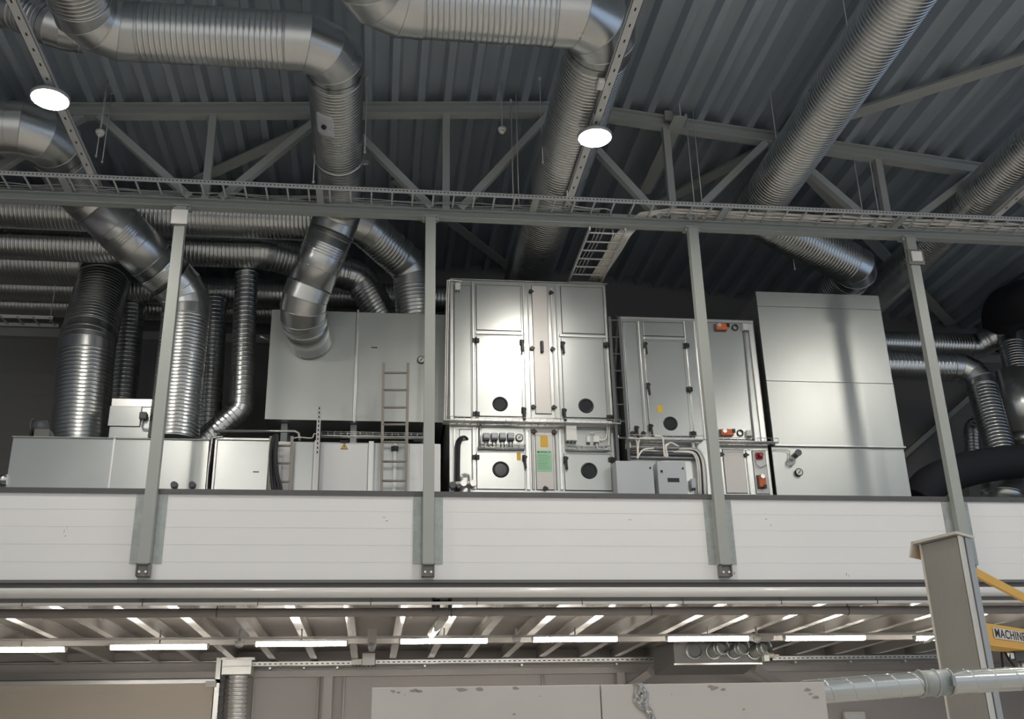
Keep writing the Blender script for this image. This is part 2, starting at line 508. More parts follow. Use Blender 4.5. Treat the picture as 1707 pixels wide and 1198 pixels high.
# ------------------------------------------------------------------ cable tray on the beam
TZ = BZ+.19
t = thing('cable_tray', 'long perforated ladder cable tray lying on the steel beam', 'cable tray', (3, 13.9, TZ-.04))
YA, YC = P(800, 321, Z=TZ+.05).y, P(800, 352, Z=TZ).y
sl = MB(); x = -6.5
while x < 11.6: sl.box(x, x+.022, YA-.008, YA-.005, TZ+.012, TZ+.028); x += .055
MB().box(XL+8, XR-8, YA-.006, YA+.006, TZ-.02, TZ+.055).box(XL+8, XR-8, YA-.006, YA+.022, TZ+.05, TZ+.056).build('side_rail', 'rail', t, extra=(sl, 'ink'))
MB().box(XL+8, XR-8, YC-.006, YC+.006, TZ-.02, TZ+.055).build('side_rail', 'rail', t)
x = -6.6
while x < 11.8:
    MB().box(x-.012, x+.012, YA, YC, TZ-.012, TZ+.006).build('rung', 'rail', t); x += .305
for x in (-4.55, -.95, 2.25, 5.2, 8.1):
    MB().box(x-.05, x+.05, YA-.01, 14.06, TZ-.048, TZ-.02).build('bracket', 'crane_side', t)
# cables lying in it
def wav(x0, x1, y, z, amp, seed, step=.28):
    r = random.Random(seed); pts = []; x = x0
    while x < x1:
        pts.append((x, y+r.uniform(-amp, amp), z+r.uniform(0, amp*.5))); x += step
    pts.append((x1, y, z)); return smooth_path(pts, 4)
drop0, drop1 = P(1030, 395, Z=BZ-.04), P(992, 468, Z=BZ-.04)
for k in range(9):
    y = YA+.20+.034*k+.004*(k % 3)
    xs = 4.05+.012*k
    pts = [Vector((drop1.x+(-.11+.026*k), drop1.y-.02, BZ-.045+.01*(k % 2))), Vector((drop0.x-.07+.028*k, 14.6, BZ-.045)), Vector((3.60+.028*k, 14.22, BZ-.04)), Vector((3.74+.03*k, 14.14, BZ+.12)), Vector((3.95+.03*k, YC-.12, TZ+.03))]
    path = smooth_path(pts, 6)+wav(4.4, 11.6, y, TZ+.035+.012*(k % 3), .022, k)
    tag(MB().tube(path, .013, 6).build('cable', 'cable'), 'white cable in the bundle along the right half of the long tray', 'cable', 'white cables of the tray bundle')
for k in range(4):
    tag(MB().tube(wav(-6.6, 3.3, YA+.30+.055*k, TZ+.02, .03, 40+k, .4), .008, 6).build('cable', 'cable_grey'), 'thin grey cable along the left half of the cable tray', 'cable', 'thin grey cables in the tray')
p1 = [P(945, 318, Z=TZ+.06), P(950, 340, Z=TZ+.03), P(985, 347, Z=TZ+.03), P(1016, 350, Z=TZ+.03), Vector((3.52, 14.15, TZ-.02)), Vector((3.56, 14.2, BZ-.03)), Vector((3.55, 14.6, BZ-.045))]
tag(MB().tube(smooth_path(p1, 8), .008, 6).build('cable', 'cable'), 'single pale cable looping from the centre lamp rail over the tray', 'cable')
for k in range(3):
    b = 3.30+.06*k
    p1 = [(b, YC-.05, TZ+.03), (b+.01, 14.18, BZ+.1), (b-.04, 14.35, BZ-.04), (b-.08, 15.0, BZ-.05), (b-.10, 15.6, BZ-.05)]
    tag(MB().tube(smooth_path(p1, 8), .009, 6).build('cable', 'cable_grey'), 'grey cable hanging off the tray onto the left side of the drop ladder', 'cable', 'grey cables on the drop ladder')
# drop ladder to the cabinet
t = thing('cable_ladder', 'short inclined-looking ladder tray leading cables to the tall cabinet roof', 'cable tray', (3.42, 14.9, BZ-.10))
for x in (3.14, 3.70): MB().box(x-.012, x+.012, 13.95, 15.85, BZ-.10, BZ-.04).build('side_rail', 'rail', t)
for k in range(7): MB().box(3.14, 3.70, 14.08+.29*k-.014, 14.08+.29*k+.014, BZ-.085, BZ-.07).build('rung', 'rail', t)

# ------------------------------------------------------------------ lamp rails and lamps
LZ = 9.70
def lamp_rail(x, label, y1=14.0, dx=0):
    t = thing('lamp_rail', label, 'rail', (x, 10, LZ), 'perforated rails carrying the high bay lamps')
    m = MB(); y = 3.2
    while y < y1: m.box(x-.010, x+.010, y, y+.055, LZ-.002, LZ+.001); y += .28
    MB().box(x-.06, x+.06, 3, y1, LZ, LZ+.004).box(x-.06, x-.054, 3, y1, LZ, LZ+.06).box(x+.054, x+.06, 3, y1, LZ, LZ+.06).build('channel', 'rail', t, extra=(m, 'ink'))
    return t
RLX, RRX, R3X = P(92, 167, Z=LZ).x+.02, P(985, 230, Z=LZ).x, 9.68
lamp_rail(RLX, 'perforated lamp rail at the left, carrying the left lamp')
lamp_rail(RRX, 'perforated lamp rail in the centre, carrying the lamp in front of the wide duct')
lamp_rail(R3X, 'perforated lamp rail at the right edge beside the far duct', 14.0)
def lamp(x, y, label):
    t = thing('high_bay_lamp', label, 'lamp', (x, y, LZ-.16), 'round high bay lamps under the rails')
    z = LZ-.16
    MB().cyl((x, y, z+.012), (x, y, z+.05), .235, 40).cyl((x, y, z+.05), (x, y, z+.12), .21, 32, .12).cyl((x, y, z+.12), (x, y, LZ), .03, 12).build('housing', 'crane_side', t)
    MB().ring((x, y, z+.012), (0, 0, 1), .225, .012, 40, 8).build('rim', 'crane_side', t)
    MB().cyl((x, y, z), (x, y, z+.012), .215, 40).build('lens', 'lens', t)
yL, yR = P(92, 167, Z=LZ-.16).y, P(982, 230, Z=LZ-.16).y
lamp(RLX, yL, 'glowing round high bay lamp on the left rail')
lamp(RRX, yR, 'glowing round high bay lamp on the centre rail')
lamp(R3X, 10.3, 'glowing round high bay lamp on the right rail, beyond the picture edge')
for j, y in enumerate((5.4, -1.0)):
    for x, w in ((RLX, 'left'), (RRX, 'centre'), (R3X, 'right')):
        lamp(x, y, 'glowing round high bay lamp on the %s rail, %s towards the viewer' % (w, ('second', 'third')[j]))
# sensor clipped beside the centre rail
q = P(982, 140, Z=LZ)
t = thing('rail_connector', 'small white connector clipped to the side of the centre lamp rail', 'connector', (q.x, q.y, LZ))
MB().box(RRX-.15, RRX-.062, q.y-.08, q.y+.10, LZ-.02, LZ+.05).build('body', 'white', t, bevel=.015)
MB().tube(smooth_path([(RRX-.11, q.y+.1, LZ), (RRX-.10, q.y+.3, LZ-.02), (RRX-.06, q.y+.62, LZ)], 6), .012, 6).build('lead', 'darkgrey', t)
# ------------------------------------------------------------------ ducts
V = Vector
def bands(root, p, q, r, fr, seams=()):
    d = (q-p).normalized(); L = (q-p).length
    for f in fr:
        m = MB(); c = p+d*(L*f)
        for k in range(4): m.ring(c+d*(.045*k), d, r+.003, .007, 40, 6)
        m.cyl(c-d*.03, c+d*.165, r+.004, 40, cap=False)
        m.build('ribbed_band', 'galv', root)
    for f in seams: MB().ring(p+d*(L*f), d, r+.002, .006, 40, 6).build('seam_bead', 'galv', root)
DZ = 10.22
D1 = duct('large galvanised duct crossing the upper left and dropping into the upper left box',
     [V((-3.62, 4.5, DZ)), V((-3.62, 11.0, DZ)), V((-.69, 11.0, DZ)), V((-.69, 15.05, DZ-.02)), P(502, 513, Y=15.65), P(518, 570, Y=16.45)], .36, bend=1.3, gores=3, plain=(3, 4), pitch=.066)
duct('galvanised duct elbow at the far upper left corner beyond the large crossing duct',
     [V((-8, 12.1, 10.5)), P(12, 8, Y=12.0), P(95, 46, Y=11.9), P(142, 55, Y=12.0)], .27, gores=2)
duct('wide galvanised duct crossing the top centre and running away behind the tall cabinet',
     [V((-.26, 4.5, DZ)), V((-.26, 10.13, DZ)), V((2.66, 10.13, DZ)), V((2.70, 19.9, DZ))], .42, bend=1.3, gores=3, pitch=.066, h=.009)
q3, q4 = P(314, 494, Y=16.35), V((-4.72, 14.85, DZ))
D5 = duct('duct entering under the left lamp and dropping behind the leftmost post to the low box',
     [V((-9, 13.25, DZ)), V((-4.75, 13.3, DZ)), V((-4.72, 14.85, DZ)), q3, P(289, 735, Y=16.35)], .385, bend=1.3, gores=3, plain=(2,), pitch=.06)
bands(D5, q4, q3, .385, (.36, .72), (.30, .5, .64))
bands(D1, V((-.69, 15.05, DZ-.02)), P(502, 513, Y=15.65), .36, (.40,), (.30, .62))
duct('long inclined-looking spiral duct at the upper right, bending right under the beam',
     [V((6.13, 4.5, 10.22)), V((6.13, 14.75, 10.22)), P(1430, 447, Y=15.9), P(1430, 447, Y=15.9)+V((-.1, 1.9, -.1))], .36, bend=.9, gores=2, pitch=.066, h=.010)
duct('spiral duct at the far right edge running beside the perforated rail',
     [V((9.60, 4.5, 10.2)), V((9.60, 19.5, 10.2))], .33, pitch=.06, h=.008)
d = P(541, 210, Y=10)-CAM; d.normalize(); ax = V((-.69, 0, DZ)); rr_ = .372
qa = d.x**2+d.z**2; qb = 2*((CAM.x-ax.x)*d.x+(CAM.z-ax.z)*d.z); qc = (CAM.x-ax.x)**2+(CAM.z-ax.z)**2-rr_**2
hp = CAM+d*((-qb-math.sqrt(max(0, qb*qb-4*qa*qc)))/(2*qa)); ha = math.atan2(hp.z-ax.z, hp.x-ax.x)
rows = []
for j in range(9):
    v = j/8*2-1; ww = .36*(1-.25*v**6)
    rows.append([(ax.x+rr_*math.cos(ha+ww*(i/8*2-1)), hp.y+.26*v, ax.z+rr_*math.sin(ha+ww*(i/8*2-1))) for i in range(9)])
hatch = MB().rings(rows, False, closed=False).build('access_hatch', 'greybox', D1)
hm = hatch.modifiers.new('thick', 'SOLIDIFY'); hm.thickness = .012; hm.offset = 0
nv = V((math.cos(ha), 0, math.sin(ha)))
MB().cyl(hp, hp+nv*.04, .035, 16).build('hatch_knob', 'black', hatch)
cy = P(567, 256, Z=DZ).y
MB().ring((-.69, cy, DZ), (0, 1, 0), .372, .012, 48, 8).box(-.69+.36, -.69+.44, cy-.02, cy+.02, DZ-.16, DZ-.10).build('hanger_ring', 'galv', D1)
tag(MB().bar(P(1488, 775, Y=19.9), P(1640, 640, Y=19.9), .1, .32, (0, 1, 0)).build('wall_brace', 'truss'), 'wide slanting steel brace on the back wall behind the rightmost post', 'brace')
# horizontal runs on the left, one behind the other
a = P(602, 372, Y=15.9)
duct('foremost of the stacked left ducts, bending down right of the large crossing duct',
     [V((-7.5, 15.9, a.z+.02)), a, P(684, 446, Y=16.75), P(694, 520, Y=16.9)+V((0, 0, -.15))], .335, bend=1.2, gores=2, plain=(), pitch=.066)
a = P(440, 420, Y=16.7)
duct('second of the stacked left ducts, curving down in the dark behind the crossing duct',
     [V((-7.5, 16.7, a.z)), a, P(600, 462, Y=17.3), P(648, 530, Y=17.5)+V((0, 0, -.2))], .29, bend=1.2, gores=3, pitch=.066)
a = P(180, 438, Y=17.7)
duct('thick vertical duct at the left joined by a horizontal run, standing on the low box',
     [V((-7.5, 17.7, a.z)), a, P(146, 572, Y=17.0), P(131, 745, Y=17.0)], .445, bend=.9, gores=3, pitch=.066)
a = P(0, 475, Y=18.5)
duct('fourth horizontal duct at the left edge, low in the dark', [V((-8, 18.5, a.z)), V((1.5, 18.5, a.z))], .27, pitch=.066)
a = P(0, 505, Y=19.25)
duct('lowest and rearmost horizontal duct at the left edge', [V((-8, 19.25, a.z)), V((1.0, 19.25, a.z))], .24, pitch=.066)
duct('slim vertical duct between the low box and the upper box, with a bent foot',
     [P(411, 455, Y=17.0), P(402, 682, Y=17.0), P(336, 738, Y=17.0)], .195, bend=1.1, gores=2, pitch=.085)
duct('slim dark vertical duct half hidden behind the thick vertical duct', [P(217, 512, Y=18.7), V((P(203, 690, Y=18.7).x, 18.7, 6.5))], .27, pitch=.08)
duct('dark vertical duct right of the leftmost post', [P(357, 500, Y=18.2), V((P(352, 735, Y=18.2).x, 18.2, 4.2))], .24, pitch=.08)
# right side
a = P(1560, 575, Y=18.6)
duct('upper horizontal spiral duct behind the rightmost post, turning down into the round silencer',
     [V((8.0, 18.6, a.z)), V((P(1630, 577, Y=18.6).x, 18.6, a.z)), P(1682, 548, Y=18.2), P(1700, 640, Y=18.0)], .25, bend=1.2, gores=2, pitch=.06)
a = P(1560, 611, Y=17.6)
duct('lower horizontal spiral duct behind the rightmost post, bending down to the black duct',
     [V((8.72, 17.6, a.z)), V((P(1628, 613, Y=17.6).x, 17.6, a.z)), P(1668, 757, Y=17.0)], .27, bend=1.5, gores=3, pitch=.075)
t = thing('duct_silencer', 'thick round silencer on the vertical duct at the right edge', 'silencer', P(1700, 735, Y=17.9))
MB().cyl(P(1694, 622, Y=17.9), P(1708, 728, Y=17.9), .42, 40).build('body', 'galv_sheet', t)
MB().cyl(P(1708, 728, Y=17.9), P(1711, 748, Y=17.9), .42, 40, .27).cyl(P(1711, 748, Y=17.9), P(1716, 780, Y=17.9), .27, 32).build('cone', 'galv', t)
duct('small curved duct elbow behind the lower vertical duct at the right', [P(1622, 760, Y=18.3), P(1620, 715, Y=18.3), P(1650, 690, Y=18.6)], .16, gores=3)
tag(MB().tube(smooth_path([P(1530, 835, Y=16.2), P(1551, 806, Y=16.2), P(1595, 787, Y=16.3), P(1650, 774, Y=16.4), P(1720, 767, Y=16.4), P(1820, 756, Y=16.4), P(1820, 756, Y=16.4)+V((3, 0, .1)), P(1820, 756, Y=16.4)+V((8, 0, .1))], 8), .295, 32).build('insulated_duct', 'foam'), 'black foam covered duct sagging behind the rightmost post', 'duct')
tag(MB().tube(smooth_path([P(1678, 560, Y=18.8), P(1674, 525, Y=18.0), P(1692, 508, Y=17.2), P(1760, 500, Y=16.6), P(1760, 500, Y=16.6)+V((3, -.6, -.5)), P(1760, 500, Y=16.6)+V((8, -.6, -.9))], 8), .42, 32).build('insulated_duct', 'foam'), 'huge black wrapped duct high up at the right edge', 'duct')
t = thing('fan_housing', 'round silver fan housing under the black duct at the right edge', 'fan', P(1670, 828, Y=17.1))
MB().cyl(P(1672, 845, Y=17.1), P(1671, 802, Y=17.1), .34, 40).build('drum', 'galv_sheet', t)
MB().cyl(P(1671, 824, Y=17.1), P(1671, 820, Y=17.1), .36, 40).cyl(P(1671, 802, Y=17.1), P(1671, 798, Y=17.1), .36, 40).build('flange', 'galv', t)
q = P(1600, 815, Y=17.2)
tag(MB().box(q.x-.9, q.x+.35, 17.5, 18.2, 4.2, q.z+.14).build('duct_box', 'galv_sheet', bevel=.01), 'pale metal box low behind the rightmost post', 'box')

# threaded hanger rods between roof and ducts or tray
def rod(px0, py0, px1, py1, label, Z=None, Y=None):
    b = P(px1, py1, Z=Z) if Z else P(px1, py1, Y=Y)
    top = P(px0, py0, Y=b.y)
    m = MB().cyl(b, (b.x, b.y, roof(b.x)+.12 if py0 <= 0 else top.z), .008, 8).cyl(b, b+V((0, 0, .04)), .016, 8)
    tz = roof(b.x)+.12 if py0 <= 0 else top.z
    m.cyl((b.x, b.y, tz-.06), (b.x, b.y, tz), .018, 8)
    tag(m.build('hanger_rod', 'rail'), label, 'rod')
rod(174, 132, 160, 262, 'thin hanger rod right of the left lamp, left of a pair', Y=13.7)
rod(190, 152, 170, 272, 'thin hanger rod right of the left lamp, right of a pair', Y=13.9)
rod(616, 128, 608, 255, 'thin hanger rod right of the vertical run of the crossing duct', Y=13.1)
rod(521, 240, 522, 305, 'thin hanger rod left of the vertical run of the crossing duct', Y=13.3)
rod(843, 165, 856, 343, 'left of two long hanger rods between roof and tray, left of the centre lamp', Y=13.9)
rod(851, 134, 865, 344, 'right of two long hanger rods between roof and tray, left of the centre lamp', Y=13.9)
rod(889, 128, 905, 272, 'thin hanger rod beside the wide centre duct', Y=12.9)
rod(1143, 190, 1160, 365, 'left of two hanger rods reaching the tray right of the centre lamp', Y=13.9)
rod(1157, 165, 1173, 365, 'right of two hanger rods reaching the tray right of the centre lamp', Y=13.9)
rod(1287, 145, 1299, 268, 'hanger rod ending on the left flank of the inclined spiral duct', Y=12.9)
rod(1403, 0, 1420, 86, 'hanger rod at the top left flank of the inclined spiral duct', Y=10.4)
rod(1425, 240, 1441, 372, 'left of two hanger rods right of the inclined spiral duct', Y=14.0)
rod(1445, 210, 1468, 374, 'right of two hanger rods right of the inclined spiral duct', Y=14.0)
rod(355, 0, 354, 26, 'hanger rod above the horizontal run of the crossing duct', Y=10.9)
rod(1322, 415, 1325, 450, 'short hanger rod under the beam between the right cabinets', Y=15.6)
def detector(px, py, Y, label):
    c = P(px, py, Y=Y)
    t = thing('smoke_detector', label, 'detector', c)
    MB().cyl(c+V((0, 0, -.03)), c+V((0, 0, .02)), .055, 24, .07).cyl(c+V((0, 0, -.06)), c+V((0, 0, -.03)), .03, 16, .05).build('head', 'white', t)
    MB().cyl(c+V((0, 0, .02)), (c.x, c.y, roof(c.x)+.02), .012, 8).build('stem', 'crane_side', t)
detector(837, 216, 13.4, 'white smoke detector hanging under the roof left of the centre lamp')
detector(167, 221, 13.4, 'white smoke detector hanging under the roof right of the left lamp')
c = deckpt(1120, 190, dz=-.1)
tag(MB().box(c.x-.07, c.x+.07, TY-.13, TY-.09, c.z-.02, c.z+.16).build('junction_box', 'crane_side'), 'small grey box on the truss top chord right of the centre lamp', 'box')

# ------------------------------------------------------------------ units on the mezzanine
class Face:
    def __init__(s, Y): s.Y = Y
    def p(s, x, y): return P(x, y, Y=s.Y)
    def r(s, x0, y0, x1, y1):
        a, b = s.p(x0, y0), s.p(x1, y1); return a.x, b.x, b.z, a.z
    def sheet(s, mb, x0, y0, x1, y1, d=.02, back=0.0):
        a, b, c, e = s.r(x0, y0, x1, y1); return mb.box(a, b, s.Y-d, s.Y+.004-back, c, e)


def sealed(F, q, d, m, par, name):
    o = F.sheet(MB(), *q, d=d).build(name, m, par, bevel=.005)
    g = .6
    F.sheet(MB(), q[0]-g, q[1]-g, q[2]+g, q[3]+g, d=.012).build('seal', 'black', o)
    return o


def hinge(F, x, y, par, n='hinge'):
    c = F.p(x, y)
    MB().box(c.x-.055, c.x+.055, F.Y-.055, F.Y-.02, c.z-.035, c.z+.035).cyl((c.x, F.Y-.06, c.z-.04), (c.x, F.Y-.06, c.z+.04), .016, 10).build(n, 'black', par, bevel=.006)


def lever(F, x, y, par, L=.17):
    c = F.p(x, y)
    m = MB().box(c.x-.03, c.x+.03, F.Y-.06, F.Y-.02, c.z+.00, c.z+.10).bar((c.x, F.Y-.075, c.z+.07), (c.x+.015, F.Y-.07, c.z-L+.05), .035, .03, (0, 1, 0)).box(c.x-.02, c.x+.045, F.Y-.07, F.Y-.03, c.z+.055, c.z+.085)
    m.build('lever_handle', 'black', par, bevel=.006)


def knob(F, x, y, par):
    c = F.p(x, y)
    MB().cyl((c.x, F.Y-.02, c.z), (c.x, F.Y-.055, c.z), .032, 14).box(c.x-.012, c.x+.05, F.Y-.05, F.Y-.03, c.z-.012, c.z+.012).build('clip', 'black', par)


def porthole(F, x, y, r, par):
    c = F.p(x, y)
    w = MB().ring((c.x, F.Y-.024, c.z), (0, 1, 0), r*.9, r*.16, 40, 10).build('inspection_window', 'black', par)
    MB().cyl((c.x, F.Y-.021, c.z), (c.x, F.Y-.03, c.z), r*.82, 36).build('pane', 'glass', w)


def plate(F, x0, y0, x1, y1, m, par, name, d=.026):
    a, b, c, e = F.r(x0, y0, x1, y1)
    return MB().box(a, b, F.Y-d, F.Y-d+.004, c, e).build(name, m, par)


def gauge(F, x, y, r, label, ax=None):
    c = F.p(x, y)
    t = thing('pressure_gauge', label, 'gauge', (c.x, F.Y-.02, c.z))
    MB().cyl((c.x, F.Y-.0, c.z), (c.x, F.Y-.05, c.z), r, 32).ring((c.x, F.Y-.05, c.z), (0, 1, 0), r*.95, r*.12, 32, 8).build('case', 'black', t)
    MB().cyl((c.x, F.Y-.049, c.z), (c.x, F.Y-.053, c.z), r*.84, 32).build('dial', 'white', t)
    MB().bar((c.x-r*.35, F.Y-.055, c.z-r*.4), (c.x+r*.4, F.Y-.055, c.z+r*.45), .012, .003, (0, 1, 0)).build('needle', 'ink', t)


def actuator(F, x, y, label, w=.2, h=.11, vert=False):
    c = F.p(x, y)
    t = thing('damper_actuator', label, 'actuator', (c.x, F.Y-.02, c.z))
    if vert: w, h = h, w
    MB().box(c.x-w/2-.02, c.x+w/2-.01, F.Y-.05, F.Y-.021, c.z-h/2-.01, c.z+h/2+.01).build('base', 'darkgrey', t, bevel=.01)
    MB().box(c.x-w/2, c.x+w/2, F.Y-.11, F.Y-.05, c.z-h/2, c.z+h/2).build('housing', 'orange', t, bevel=.015)
    k = V((c.x-w*.28, F.Y-.11, c.z+.01)) if not vert else V((c.x, F.Y-.11, c.z+h*.34))
    MB().cyl(k, k+V((0, -.025, 0)), .035, 20).build('clamp', 'alu', t)
    k = V((c.x+w*.46, F.Y-.10, c.z+.02)) if not vert else V((c.x+.02, F.Y-.10, c.z-h*.47))
    MB().box(k.x-.02, k.x+.03, k.y-.02, k.y+.02, k.z-.03, k.z+.03).build('gland', 'black', t)


def small_box(F, x0, y0, x1, y1, label, m='white', d=.07, name='junction_box', base=.02):
    a, b, c, e = F.r(x0, y0, x1, y1)
    t = thing(name, label, 'box', ((a+b)/2, F.Y-base, c))
    MB().box(a, b, F.Y-base-d, F.Y-base, c, e).build('body', m, t, bevel=.006)
    MB().box(a+.004, b-.004, F.Y-base-d-.008, F.Y-base-d, c+.004, e-.004).build('lid', m, t, bevel=.004)
    n = 2 if b-a < .12 else 3
    for k in range(n):
        xx = a+(b-a)*(k+.5)/n
        MB().cyl((xx, F.Y-base-d*.5, c), (xx, F.Y-base-d*.5, c-.03), .012, 10).build('cable_gland', 'darkgrey', t)
    return t


# ---- tall central air handling cabinet
A = Face(15.6)
x0, x1 = A.p(749, 600).x, A.p(1019, 640).x
zt = A.p(880, 470).z
t = thing('air_handling_unit', 'tall central air handling cabinet of shiny metal doors with four round windows', 'air handling unit', ((x0+x1)/2, 15.6, 4.2))
MB().box(x0, x1, 15.6, 18.2, 4.2, zt).build('casing', 'galv_sheet', t, bevel=.01)
fr = lambda *q: A.sheet(MB(), *q, d=.03).build('frame_profile', 'alu', t, bevel=.008)
fr(750, 470, 756, 700); fr(786, 470, 792, 700); fr(1008, 478, 1019, 702)
fr(750, 465, 1012, 474)
fr(793, 553, 871, 559.5); fr(932, 558, 1010, 564)
fr(755, 712, 760, 816); fr(787, 712, 794, 816); fr(875, 716, 884, 817); fr(930, 716, 939, 817); fr(1019, 722, 1027, 819)
fr(870, 474, 879, 700); fr(926, 476, 933.5, 702)
fr(756, 697, 1020, 707)
pn = lambda m, *q: sealed(A, q, .018, m, t, 'panel')
pn('galv_sheet', 757, 476, 785.5, 696); pn('galv_sheet', 793.5, 475, 869, 552); pn('galv_sheet', 934, 478, 1008, 557)
pn('unit_panel', 880, 477, 885, 697); pn('unit_panel', 920, 480, 925, 697)
pn('galv_sheet', 766, 716, 786.5, 812); pn('galv_sheet', 798, 713, 874, 750); pn('galv_sheet', 941, 716, 1018, 752)
pn('unit_panel', 885, 716, 891, 816); pn('unit_panel', 924, 716, 929, 816)
def door(*q, m='galv_sheet'): return sealed(A, q, .024, m, t, 'door')
dB = door(794, 560, 871, 695); dC = door(935, 565, 1012, 697); db = door(794.5, 754, 875, 816); dc = door(940, 757, 1020, 818)
dM = door(886, 477, 919, 690, m='unit_panel'); dm = door(891.5, 714, 924, 816.5, m='unit_panel')
porthole(A, 833.5, 674, .118, dB); porthole(A, 976.5, 677, .118, dC); porthole(A, 834.5, 783, .125, db); porthole(A, 981.5, 785, .125, dc)
for (x, y, d) in ((793, 568.6, dB), (793.5, 691, dB), (793, 763, db), (1010.5, 576, dC), (1016, 696.5, dC), (1019, 767, dc)): hinge(A, x, y, d)
for (x, y, d) in ((869, 577, dB), (872, 690, dB), (873.5, 770, db), (937, 580, dC), (939.5, 692, dC), (942, 772, dc)): lever(A, x, y, d)
for (x, y, d) in ((884, 487, dM), (917.5, 489, dM), (886, 581, dM), (920, 582.5, dM), (888, 679, dM), (922.5, 679.5, dM), (889, 720, dm), (922.5, 721, dm), (908, 814.5, dm)): knob(A, x, y, d)
c = A.p(902.7, 580)
MB().box(c.x-.025, c.x+.025, 15.52, 15.576, c.z-.10, c.z+.10).build('pull_handle', 'black', dM, bevel=.012)
plate(A, 900, 727, 913.5, 746, 'yellow_label', dm, 'yellow_label'); plate(A, 861, 755, 868, 768, 'yellow_label', db, 'yellow_label')
gp = plate(A, 894, 751, 920, 787, 'green', dm, 'green_sheet')
m = MB()
for (a0, b0, a1, b1) in ((895.5, 753, 899, 755), (900, 753.3, 912, 754.5), (914, 753.3, 917, 754.5)): A.sheet(m, a0, b0, a1, b1, d=.0275, back=.029)
for k in range(9): A.sheet(m, 896, 759+2.8*k, 912+(k*5) % 6, 759.5+2.8*k, d=.0275, back=.029)
m.build('printing', 'ink', gp)
# four grey transmitters, gauge, boxes
for k, x in enumerate((810, 823.4, 837, 850.6)):
    a, b, c, e = A.r(x-5.8, 724, x+5.8, 736)
    tt = thing('pressure_transmitter', '%s of the four dark grey transmitters in a row beside the dial gauge' % ('leftmost', 'second from left', 'third from left', 'rightmost')[k], 'transmitter', ((a+b)/2, 15.58, c), 'transmitters on the tall cabinet')
    MB().box(a, b, 15.50, 15.58, c, e).build('body', 'darkgrey', tt, bevel=.012)
    MB().box(a+.008, b-.008, 15.492, 15.50, c+.03, e-.012).build('face', 'greybox', tt, bevel=.004)
    for s in (-1, 1): MB().tube(smooth_path([((a+b)/2+s*.025, 15.545, c+.004), ((a+b)/2+s*.028, 15.54, c-.06), ((a+b)/2+s*.03, 15.56, c-.13)], 4), .006, 6).build('hose', 'rubber', tt)
gauge(A, 865.3, 730.5, .058, 'white dial gauge at the right of the four transmitters')
small_box(A, 941, 712, 960, 738, 'large white junction box on the lower right of the tall cabinet', d=.10)
small_box(A, 976, 729, 983, 739, 'smaller of the two white boxes under a wire loop', d=.05)
small_box(A, 987.5, 728.5, 998, 739, 'wider of the two white boxes under a wire loop', d=.05)
small_box(A, 758, 474, 767, 486, 'white junction box at the top left corner of the tall cabinet', d=.06)
# wire tray across the cabinet
def wire_tray(F, x0, y0, x1, y1, label, d=.22, n=24, cables=5):
    a, b = F.p(x0, y0), F.p(x1, y1); z = (a.z+b.z)/2; Y = F.Y
    t = thing('wire_tray', label, 'cable tray', ((a.x+b.x)/2, Y-.13, z))
    m = MB()
    for (yy, zz) in ((Y-.035, z), (Y-.035, z+.07), (Y-d*.5, z), (Y-d, z), (Y-d, z+.07)): m.cyl((a.x, yy, zz), (b.x, yy, zz), .005, 6)
    for k in range(n+1):
        x = a.x+(b.x-a.x)*k/n
        m.tube([(x, Y-.033, z+.07), (x, Y-.033, z), (x, Y-d, z), (x, Y-d, z+.07)], .004, 6)
    m.build('wire_basket', 'alu', t)
    for k in range(cables):
        tag(MB().tube(wav(a.x, b.x, Y-d+.05+(d-.1)*k/max(1, cables-1), z+.018, .012, 90+k+int(x0), .2), .011, 6).build('cable', 'cable_grey' if k % 2 else 'cable'),
            'cable lying in the wire tray %s' % label.split(' ', 3)[-1], 'cable', 'cables in the wire tray '+label.split(' ', 3)[-1])
wire_tray(A, 738, 708, 1030, 713, 'thin wire tray across the front of the tall cabinet', n=26)
wire_tray(A, 797, 749, 874, 750.5, 'narrow wire tray under the four transmitters', d=.09, n=8, cables=2)
wire_tray(A, 944, 751, 1014, 753.5, 'narrow wire tray under the large white junction box', d=.09, n=8, cables=2)
# conduits beside and on the cabinet
def pipe(label, pts, r, m='alu', F=None, name='conduit', cat='conduit', group=None, sm=False):
    pts = [V(p) for p in pts]
    o = MB().tube(smooth_path(pts, 6) if sm else pts, r, 10).build(name, m)
    return tag(o, label, cat, group)
def ap(F, x, y, d=.04): q = F.p(x, y); return V((q.x, F.Y-d, q.z))
for k, dx in enumerate((-4, -1)):
    pipe('%s thin cable running down the left edge of the tall cabinet' % ('outer', 'inner')[k], [ap(A, 768+2*k, 471, .05), ap(A, 752+dx, 469, .05), ap(A, 749+dx, 480, .05), ap(A, 747+dx, 560, .06), ap(A, 746+dx, 640, .05), ap(A, 744+dx, 706, .06)], .010, 'cable', name='cable', cat='cable', sm=True)
pipe('white cable loop between the two small white boxes', [ap(A, 979.5, 729, .05), ap(A, 980, 725, .05), ap(A, 985, 723.5, .06), ap(A, 991, 725, .05), ap(A, 992, 729, .05)], .010, 'cable', name='cable', cat='cable', sm=True)
pipe('white cable from the wider small box to the right edge of the cabinet', [ap(A, 998, 735, .05), ap(A, 1006, 735, .06), ap(A, 1010, 728, .06), ap(A, 1011, 712, .08)], .011, 'cable', name='cable', cat='cable', sm=True)
pipe('white cable drooping from the large junction box tray to the right edge', [ap(A, 994, 740, .04), ap(A, 996, 750, .05), ap(A, 1008, 751, .05), ap(A, 1013, 744, .06), ap(A, 1014, 712, .08)], .010, 'cable', name='cable', cat='cable', sm=True)
